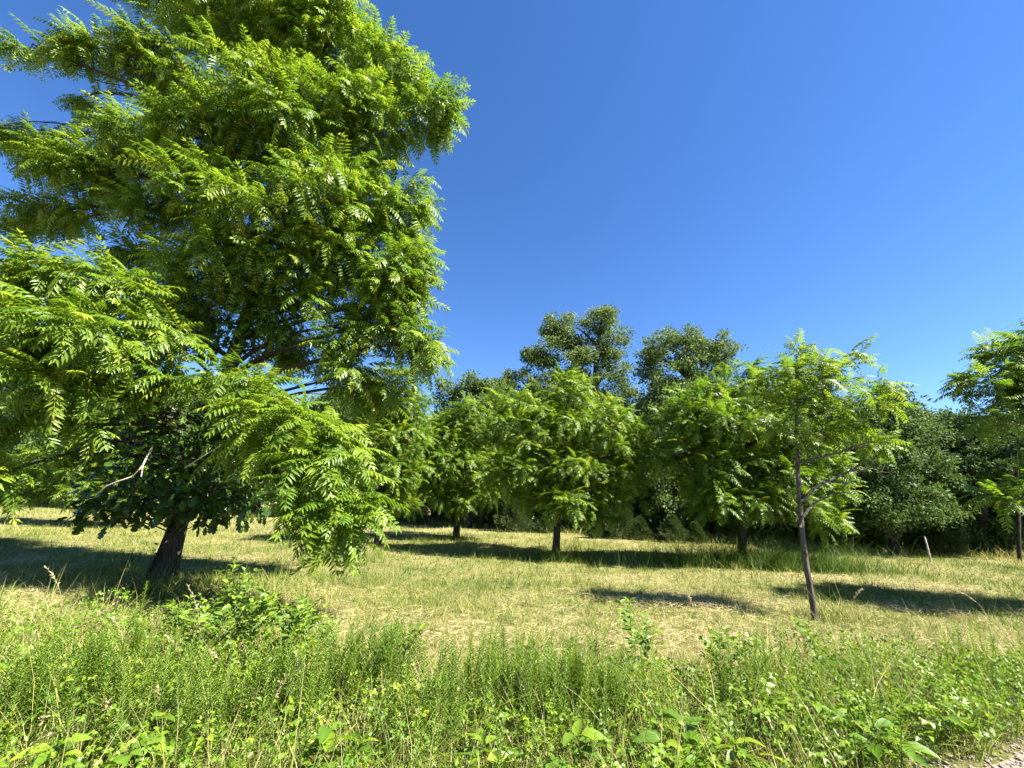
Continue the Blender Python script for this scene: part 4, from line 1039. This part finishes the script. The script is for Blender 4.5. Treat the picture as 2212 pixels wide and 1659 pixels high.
def blades(acc, P, x, y, z, h, w, tint, lean=0.35):
    n = len(x)
    th = rng.uniform(0, 6.28, n)
    zx = np.stack([rng.normal(size=n) * lean, rng.normal(size=n) * lean, np.ones(n)], 1)
    zx = norm(zx)
    xx = np.stack([np.cos(th), np.sin(th), np.zeros(n)], 1)
    yy = norm(np.cross(zx, xx))
    xx = np.cross(yy, zx)
    m = np.stack([xx * w[:, None], yy * h[:, None], zx * h[:, None]], 2)
    acc.stamp(P, m, np.stack([x, y, z], 1), tint)

WE = np.asarray(WOOD_EDGE)
def in_meadow(x, y):
    return y < np.interp(x, WE[:, 0], WE[:, 1]) + 0.6

def verge_edge(x):
    """how far from the road the tall weeds reach"""
    x = np.asarray(x)
    return 4.15 + 1.35 / (1 + np.exp((x + 2.1) * 3.5)) + 0.5 / (1 + np.exp(-(x - 2.2) * 2)) + 0.22 * np.sin(2.3 * x) + 0.15 * np.sin(5.1 * x + 1)

def scatter(n, y0, y1, margin=2.0, slope=1.33):
    """points in the wedge of ground that lies in front of the camera"""
    y = np.sqrt(rng.uniform(y0 * y0, y1 * y1, n))
    x = rng.uniform(-1, 1, n) * (slope * y + margin)
    return x, y

def dryness(x, y):
    b = wave(x, y, 0.9) * 0.55 + wave(x + 31, y * 1.6 - 7, 2.6) * 0.45
    near = np.exp(-((y - 5.6) / 1.7) ** 2) * np.exp(-((x - 0.4) / 4.0) ** 2)
    far = np.clip((y - 14) / 6, 0, 1) * 0.12
    return np.clip((b - 0.5) * 1.5 + 0.35 + 0.30 * near + far, 0, 1)

grass = Acc()
B1, B2, B3 = blade(2, 0.5), blade(2, 0.9), blade(1, 0.3)
for (n, y0, y1, h0, w0, Ps) in ((120000, 3.9, 9, 0.075, 0.0065, (B1, B2)), (95000, 9, 18, 0.085, 0.011, (B1, B3)), (60000, 18, 40, 0.12, 0.022, (B3, B3))):
    x, y = scatter(n, y0, y1)
    k = in_meadow(x, y)
    x, y = x[k], y[k]
    dry = dryness(x, y)
    tint = np.clip(dry + rng.normal(size=len(x)) * 0.22 - 0.35 * (wave(x - 8, y * 1.5 + 3, 4.0) - 0.5), 0, 1)
    h = h0 * rng.lognormal(0, 0.45, len(x)) * (1.2 - 0.45 * dry) * (0.35 + 1.5 * wave(x * 1.3 + 3, y + 17, 5.0))
    w = w0 * rng.uniform(0.6, 1.3, len(x))
    half = rng.uniform(size=len(x)) < 0.5
    for P, s in ((Ps[0], half), (Ps[1], ~half)):
        blades(grass, P, x[s], y[s], hgt(x[s], y[s]) - 0.012, h[s], w[s], tint[s], 0.55)
for y0, y1, n, hh_ in ((4.2, 9, 1300, 0.13), (9, 19, 1400, 0.18)):
    cx, cy = scatter(n, y0, y1)
    k = in_meadow(cx, cy)
    cx, cy = cx[k], cy[k]
    x = np.repeat(cx, 22) + rng.normal(size=len(cx) * 22) * 0.035
    y = np.repeat(cy, 22) + rng.normal(size=len(cx) * 22) * 0.035
    hs_ = np.repeat(hh_ * rng.lognormal(0, 0.35, len(cx)), 22) * rng.uniform(0.5, 1.1, len(x))
    tt = np.clip(np.repeat(rng.uniform(0.0, 0.75, len(cx)), 22) + rng.normal(size=len(x)) * 0.12, 0, 1)
    blades(grass, B2, x, y, hgt(x, y) - 0.01, hs_, rng.uniform(0.005, 0.009, len(x)), tt, 0.45)
link('mown_grass', grass.mesh('mown_grass', M['grass']), kind='stuff')['label'] = 'short mown grass of the meadow, green and straw coloured'

# cut hay lying in loose swathes
hay = Acc()
x, y = scatter(330000, 4.0, 13)
dn = dryness(x, y)
sw = 0.5 + 0.5 * np.sin(y * 2.6 + 0.5 * np.sin(x * 0.9) + 0.25 * x)
k = rng.uniform(size=len(x)) < np.clip((dn - 0.38) * 1.9, 0, 1) * (0.3 + 0.7 * sw)
x, y = x[k], y[k]
n = len(x)
th = rng.normal(size=n) * 0.9
d = np.stack([np.cos(th), np.sin(th), rng.normal(size=n) * 0.22], 1)
P = Proto([(-0.5, -0.5, 0), (-0.5, 0.5, 0), (0, -0.5, 0.08), (0, 0.5, 0.08), (0.5, 0, 0)], [(0, 2, 3), (0, 3, 1), (2, 4, 3)])
m = frames(d, rng.normal(size=n))
m = m * np.stack([rng.uniform(0.06, 0.22, n), rng.uniform(0.002, 0.005, n), rng.uniform(0.05, 0.3, n)], 1)[:, None, :]
hay.stamp(P, m, np.stack([x, y, hgt(x, y) + rng.uniform(0.01, 0.085, n)], 1), rng.uniform(0.15, 1, n))
link('cut_hay', hay.mesh('cut_hay', M['straw']), kind='stuff')['label'] = 'dry cut hay lying over the mown meadow'
print('hay', n)

# tall grass left standing round the trunks and along the wood
tall = Acc()
T1 = blade(3, 0.7)
for cx, cy, sx, sy, n, h, t0 in ((TREE_C[0][1][0] + 0.6, TREE_C[0][1][1] - 0.3, 1.2, 0.28, 7500, 0.55, 0.03), (TREE_A[0][1][0] + 0.3, TREE_A[0][1][1] - 0.3, 0.55, 0.22, 1500, 0.40, 0.12), (TREE_B[0][1][0], TREE_B[0][1][1], 0.5, 0.3, 500, 0.35, 0.3),
                                 (TREE_D[0][1][0] + 0.35, TREE_D[0][1][1] + 0.15, 0.25, 0.2, 420, 0.30, 0.45), (TREE_C[0][1][0] - 1.8, TREE_C[0][1][1] + 0.4, 0.9, 0.3, 1300, 0.35, 0.35), (BIG_TRUNK[1][0] + 1.0, BIG_TRUNK[1][1] - 0.6, 0.9, 0.35, 1500, 0.30, 0.3)):
    x, y = cx + rng.normal(size=n) * sx, cy + rng.normal(size=n) * sy
    blades(tall, T1, x, y, hgt(x, y) - 0.02, h * rng.lognormal(-0.1, 0.35, n), rng.uniform(0.006, 0.012, n), np.clip(t0 + rng.normal(size=n) * 0.17, 0, 1), 0.25)
n = 9000
x = rng.uniform(-45, 24, n)
y = np.interp(x, WE[:, 0], WE[:, 1]) + rng.normal(size=n) * 0.5
blades(tall, T1, x, y, hgt(x, y) - 0.02, rng.uniform(0.15, 0.55, n), rng.uniform(0.01, 0.02, n), np.clip(0.55 + rng.normal(size=n) * 0.25, 0, 1), 0.3)
link('tall_grass', tall.mesh('tall_grass', M['grass']), kind='stuff')['label'] = 'tall uncut grass round the young trunks and along the wood'

# ------------------------------------------------------------------ the weedy verge
def verge_points(n, x0=-6.5, x1=6.5, inner=0.0):
    x = rng.uniform(x0, x1, n)
    a, b = road_edge(x) + 0.05 + inner, verge_edge(x)
    return x, a + (b - a) * rng.uniform(0, 1, n)

vg = Acc()
n = 24000
x, y = verge_points(n)
blades(vg, blade(3, 0.8), x, y, np.full(n, -0.02), rng.lognormal(math.log(0.30), 0.35, n), rng.uniform(0.003, 0.0075, n), np.clip(0.42 + 0.4 * (wave(x, y, 3) - 0.5) + rng.normal(size=n) * 0.25, 0, 1), 0.38)
link('verge_grass', vg.mesh('verge_grass', M['grass']), kind='stuff')['label'] = 'long loose grass among the roadside weeds'

# low leafy cover: three leaflets to a leaf
def trifoliate():
    V, F = [], []
    for a, l in ((0, 1.0), (1.25, 0.85), (-1.25, 0.85)):
        d = np.array([math.cos(a), math.sin(a), -0.1])
        v, f = leaflet(d * 0.12, d, np.array([0, 0, 1.0]), l * 0.8, 0.52, True, 0.2)
        F += [tuple(q + len(V) for q in t) for t in f]
        V += v
    return Proto(V, F)
TRI = trifoliate()
gc = Acc()
n = 26000
x, y = verge_points(n)
k = rng.uniform(size=n) < np.clip(2.4 * (wave(x - 3, y * 1.4 + 8, 2.6) - 0.36), 0.12, 1) * (1 - 0.45 * np.exp(-((x - 1.2) / 1.6) ** 2))
x, y = x[k], y[k]
n = len(x)
mound = 0.13 + 0.26 * wave(x, y, 2.2) + 0.10 * (x < -1.6)
z = rng.uniform(0.15, 1, n) ** 0.6 * mound
d = norm(np.stack([rng.normal(size=n), rng.normal(size=n), rng.normal(size=n) * 0.35 - 0.1], 1))
m = frames(d, rng.normal(size=n) * 0.4) * (rng.lognormal(math.log(0.038), 0.36, n) * (1 + 0.45 * (x > 1.6) * (y < 3.6)))[:, None, None]
patch = wave(x + 9, y + 4, 2.0)
gc.stamp(TRI, m, np.stack([x, y, z], 1), np.clip(0.42 + 0.6 * (patch - 0.35) + rng.normal(size=n) * 0.15, 0, 0.97))
link('ground_cover', gc.mesh('ground_cover', M['weed']), kind='stuff')['label'] = 'low yellow green leafy ground cover along the road'

# small-leaved stems filling in between
fl = Acc()
n = 5200
x, y = verge_points(n)
d = norm(np.stack([rng.normal(size=n) * 0.4, rng.normal(size=n) * 0.4, np.ones(n)], 1))
z = rng.uniform(0.05, 1, n) * (0.14 + 0.34 * wave(x + 2, y - 6, 2.8))
wv = rng.integers(0, 5, n)
tn = np.clip(0.45 + 0.9 * (wave(x - 12, y + 3, 2.2) - 0.45) + rng.normal(size=n) * 0.12, 0.05, 0.95)
for w in range(5):
    s = wv == w
    fl.stamp(SPRIG[w], frames(d[s], rng.uniform(0, 6.28, s.sum())) * rng.uniform(0.045, 0.10, s.sum())[:, None, None], np.stack([x, y, z], 1)[s], tn[s])
link('small_weeds', fl.mesh('small_weeds', M['weed']), kind='stuff')['label'] = 'tangle of small leaved weeds filling the verge'
# thin dry stalks standing through everything
ds = Acc()
n = 2600
x, y = verge_points(n)
y = y + rng.uniform(0, 0.7, n)
blades(ds, blade(3, 0.35), x, y, np.full(n, -0.02), rng.lognormal(math.log(0.42), 0.28, n), rng.uniform(0.0022, 0.004, n), rng.uniform(0.2, 1, n), 0.28)
link('dry_stalks', ds.mesh('dry_stalks', M['straw']), kind='stuff')['label'] = 'thin dry tan stalks standing among the weeds'

# feathery upright weeds
def feather_weed(seed, n_leaf=84):
    r = np.random.default_rng(seed)
    acc = Acc()
    st = Acc()
    bend = r.normal(size=2) * 0.10
    def pt(s):
        return np.array([bend[0] * s * s, bend[1] * s * s, s])
    st.tube([pt(s) for s in np.linspace(-0.04, 1, 6)], np.linspace(0.0065, 0.0022, 6), 4, 0.4)
    V, F, T = [], [], []
    for i in range(n_leaf):
        s = 0.10 + 0.9 * (i / n_leaf) ** 0.85
        th = i * 2.4
        d = norm(np.array([math.cos(th), math.sin(th), 0.75 + 0.7 * s + r.uniform(-0.3, 0.3)]))
        nn = norm(np.array([-math.cos(th) * 0.8, -math.sin(th) * 0.8, 0.7]))
        nn = norm(nn - d * (nn @ d))
        l = 0.115 * (1.1 - 0.72 * s) * r.uniform(0.75, 1.25)
        v, f = leaflet(pt(s), d, nn, l, 0.0095, False, 0.25)
        F += [tuple(q + len(V) for q in t) for t in f]
        V += v
        T += [r.uniform(-0.12, 0.12) + 0.1 * s] * 4
    return Proto(V, F, T), st
FW = [feather_weed(s) for s in range(5)]
x, y = verge_points(130)
x, y = [x], [y]
for cx, cy, n in WEED_CLUMPS:
    n = int(n * 1.3)
    x.append(cx + rng.normal(size=n) * 0.17)
    y.append(cy + rng.normal(size=n) * 0.11)
x, y = np.concatenate(x), np.concatenate(y)
hh = (0.40 - 0.04 * (x < -1.6) + 0.14 * wave(x, y, 2)) * rng.lognormal(0, 0.2, len(x)) * (1 + 0.12 * np.exp(-((x + 1.25) / 0.4) ** 2))
hh = np.minimum(hh, 0.58)
order = np.argsort(-(hh / np.hypot(x, y)) - 0.12 * rng.uniform(size=len(x)))
single, rest = order[:90], order[90:]
fw = Acc()
stems = Acc()
which = rng.integers(0, 5, len(rest))
for w in range(5):
    s = rest[which == w]
    th = rng.uniform(0, 6.28, len(s))
    lean = norm(np.stack([rng.normal(size=len(s)) * 0.10 + 0.05, rng.normal(size=len(s)) * 0.10, np.ones(len(s))], 1))
    xa = norm(np.cross(np.stack([np.cos(th), np.sin(th), np.zeros(len(s))], 1), lean))
    m = np.stack([xa, np.cross(lean, xa), lean], 2) * hh[s][:, None, None]
    L = np.stack([x[s], y[s], np.full(len(s), -0.01)], 1)
    fw.stamp(FW[w][0], m, L, np.clip(0.55 + rng.normal(size=len(s)) * 0.17, 0, 1))
    sp_ = FW[w][1]
    fw.stamp(Proto(np.concatenate(sp_.v), np.concatenate(sp_.f)), m, L, np.full(len(s), 0.2))
link('feathery_weeds', fw.mesh('feathery_weeds', M['weed']), kind='stuff')['label'] = 'mass of feathery upright green weeds in the verge'
fmods = []
for P, st in FW:
    a = Acc()
    a.stamp(P, np.eye(3)[None], np.zeros((1, 3)), np.array([0.52 + rng.normal() * 0.12]))
    fmods.append((a.mesh('foliage', M['weed']), st.mesh('stem', M['stem'])))
for i in single:
    w = int(rng.integers(5))
    if x[i] < -1.9:
        lab, grp = 'feathery green weed in the thick growth before the huge tree', 'feathery weeds before the huge tree'
    elif x[i] < -0.45:
        lab, grp = 'feathery green weed in the clump at the edge of the pale hay patch', 'feathery weeds at the hay patch'
    elif x[i] < 1.5:
        lab, grp = 'feathery green weed in the clump around the single tall oval leaved plant', 'feathery weeds around the tall oval leaved plant'
    else:
        lab, grp = 'feathery green weed standing alone in the low leafy cover near the gravel', 'lone feathery weeds near the gravel'
    r = thing('feathery_weed', lab, 'weed', (x[i], y[i], 0), grp)
    r.rotation_euler = (rng.normal() * 0.09, rng.normal() * 0.09 + 0.05, rng.uniform(0, 6.28))
    r.scale = (hh[i] * 1.1,) * 3
    link('stem', fmods[w][1], r)
    link('foliage', fmods[w][0], r, 'stuff')

# dogbane: upright stems with pairs of oval leaves
DOG = leaf_variants(ovate_leaf(0.5, 0.18, 0.14), M['dogbane'], (0.15, 0.4, 0.65, 0.9))
def put_leaf(root, mesh, loc, d, size, roll=0.0):
    o = link('leaf', mesh, root)
    m4 = np.eye(4)
    m4[:3, :3] = frames(np.asarray([d]), np.array([roll]))[0] * size
    m4[:3, 3] = loc
    o.matrix_local = Matrix(m4.tolist())
    return o
def dogbane(x, y, h, label):
    root = thing('dogbane_plant', label, 'plant', (x, y, gz(x, y)), 'leafy plants with paired oval leaves')
    bend = rng.normal(size=2) * 0.07
    def pt(s):
        return np.array([bend[0] * s * s, bend[1] * s * s, s]) * h
    a = Acc()
    a.tube([pt(s) for s in np.linspace(-0.05, 1, 8)], np.linspace(0.006, 0.0022, 8), 5, 0.6)
    link('stem', a.mesh('stem', M['stem'], True), root)
    nodes = max(7, int(h / 0.055))
    for i in range(nodes):
        s = 0.22 + 0.78 * i / (nodes - 1)
        th = i * 1.57 + rng.normal() * 0.3
        for sg in (0, math.pi):
            d = norm(np.array([math.cos(th + sg), math.sin(th + sg), 0.35 + 0.5 * s + rng.normal() * 0.2]))
            put_leaf(root, DOG[min(3, int(rng.integers(0, 3) + (s > 0.85)))], pt(s), d, 0.105 * (1.1 - 0.5 * s) * rng.uniform(0.8, 1.2), rng.normal() * 0.4)
    for b in range(4):
        s = rng.uniform(0.5, 0.8)
        th = rng.uniform(0, 6.28)
        e = pt(s) + np.array([math.cos(th) * 0.14, math.sin(th) * 0.14, 0.16]) * (0.6 + h * 0.5)
        c = limb_curve(pt(s), e, -0.08, 5, 0.02)
        a = Acc()
        a.tube(c, np.linspace(0.0035, 0.0015, 5), 4, 0.6)
        link('side_stem', a.mesh('side_stem', M['stem']), root)
        for q in range(1, 5):
            for sg in (-1, 1):
                d = norm(np.array([math.cos(th + sg * 1.2), math.sin(th + sg * 1.2), 0.5 + rng.normal() * 0.2]))
                put_leaf(root, DOG[int(rng.integers(1, 4))], c[q], d, 0.078 * rng.uniform(0.7, 1.15), rng.normal() * 0.4)
for i, (x_, y_, h_) in enumerate(DOGBANES):
    if i == 6:
        lab = 'single tall plant with stacked oval leaves standing above the feathery weeds'
    elif i in (7, 8, 13):
        lab = 'leafy plant with oval leaves in the clump between the hay and the broad leaves'
    elif i == 9:
        lab = 'small plant with oval leaves in front of the thin grey trunk'
    elif i == 10:
        lab = 'small dark plant with oval leaves beside the bare hay patch'
    elif i == 12:
        lab = 'short plant with oval leaves close beside the single tall one'
    else:
        lab = 'leafy plant with paired oval leaves in the shade of the huge tree'
    dogbane(x_, y_, h_ * (1.12 if x_ < -1.2 else 1.0), lab)

# broad-leaved seedlings close to the road
BRO = leaf_variants(ovate_leaf(0.52, 0.35, 0.10), M['weed'], (0.2, 0.4, 0.62, 0.8))
for i, (x_, y_, h_) in enumerate(BROADLEAFS):
    root = thing('broadleaf_plant', 'low plant with large broad drooping leaves at the roadside', 'plant', (x_, y_, 0), 'broad leaved plants at the roadside')
    h_ = min(max(h_, 0.28), 0.6)
    a = Acc()
    a.tube(limb_curve((0, 0, -0.03), (rng.normal() * 0.04, rng.normal() * 0.04, h_), 0, 6, 0.03), np.linspace(0.006, 0.003, 6), 5, 0.5)
    link('stem', a.mesh('stem', M['stem']), root)
    for q in range(int(rng.integers(9, 14))):
        s = rng.uniform(0.45, 1.0)
        th = q * 2.4 + rng.normal() * 0.3
        d = norm(np.array([math.cos(th), math.sin(th), 0.35 - 0.35 * (1 - s) + rng.normal() * 0.15]))
        put_leaf(root, BRO[int(rng.integers(4))], np.array([0, 0, h_ * s]) + d * 0.02, d, rng.uniform(0.09, 0.155), rng.normal() * 0.3)

# grass gone to seed: arching stalk, tan seed head, a few blades
for i, (x_, y_, h_) in enumerate(SEEDGRASS):
    root = thing('seed_grass', 'arching tan grass stalk with a drooping seed head', 'grass stalk', (x_, y_, gz(x_, y_)), 'grass stalks gone to seed')
    h_ = max(h_, 0.22)
    th = rng.uniform(-0.7, 0.7) + (0 if rng.uniform() < 0.6 else math.pi)
    arch = rng.uniform(0.12, 0.55)
    def pt(s):
        return np.array([math.cos(th) * arch * h_ * s ** 2.5, math.sin(th) * arch * h_ * s ** 2.5, h_ * (s - 0.18 * arch * s ** 4)])
    a = Acc()
    a.tube([pt(s) for s in np.linspace(-0.03, 1.0, 10)], np.linspace(0.0028, 0.0012, 10), 4, 0.5)
    link('stalk', a.mesh('stalk', M['straw']), root)
    a = Acc()
    n = 46
    s = rng.uniform(0.70, 1.03, n)
    loc = np.stack([pt(q) for q in s])
    d = norm(np.stack([pt(q + 0.05) - pt(q) for q in s]) / (h_ * 0.05) + rng.normal(size=(n, 3)) * 0.55)
    P = Proto(*leaflet(np.zeros(3), np.array([1.0, 0, 0]), np.array([0, 0, 1.0]), 1.0, 0.26, False))
    a.stamp(P, frames(d, rng.uniform(0, 6.28, n)) * (0.028 * rng.uniform(0.6, 1.3, n))[:, None, None], loc, rng.uniform(0.4, 1, n))
    link('seed_head', a.mesh('seed_head', M['straw']), root)
    for q in range(4):
        a = Acc()
        w1 = rng.uniform(0, 6.28)
        a.stamp(blade(4, 0.8), (frames(np.array([[math.cos(w1), math.sin(w1), 0]])) * np.array([0.007, h_ * 0.6, h_ * 0.62])[None, None, :]), np.zeros((1, 3)), np.array([rng.uniform(0.1, 0.6)]))
        link('blade', a.mesh('blade', M['grass']), root)

# dark mugwort spikes standing by the thick trunk
for i, (x_, y_, h_) in enumerate(MUGWORTS):
    root = thing('mugwort_plant', 'dark upright weed spike standing in the shade beside the thick trunk', 'weed', (x_, y_, gz(x_, y_)), 'dark weed spikes beside the thick trunk')
    root.scale = (max(h_, 0.4),) * 3
    root.rotation_euler.z = i * 1.3
    link('stem', fmods[i % 5][1], root)
    a = Acc()
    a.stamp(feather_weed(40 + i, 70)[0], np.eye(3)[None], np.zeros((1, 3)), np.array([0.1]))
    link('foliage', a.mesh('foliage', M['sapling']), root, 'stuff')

tri = sum(len(m.polygons) for m in bpy.data.meshes)
print('TRIANGLES in meshes', tri, 'objects', len(bpy.data.objects))
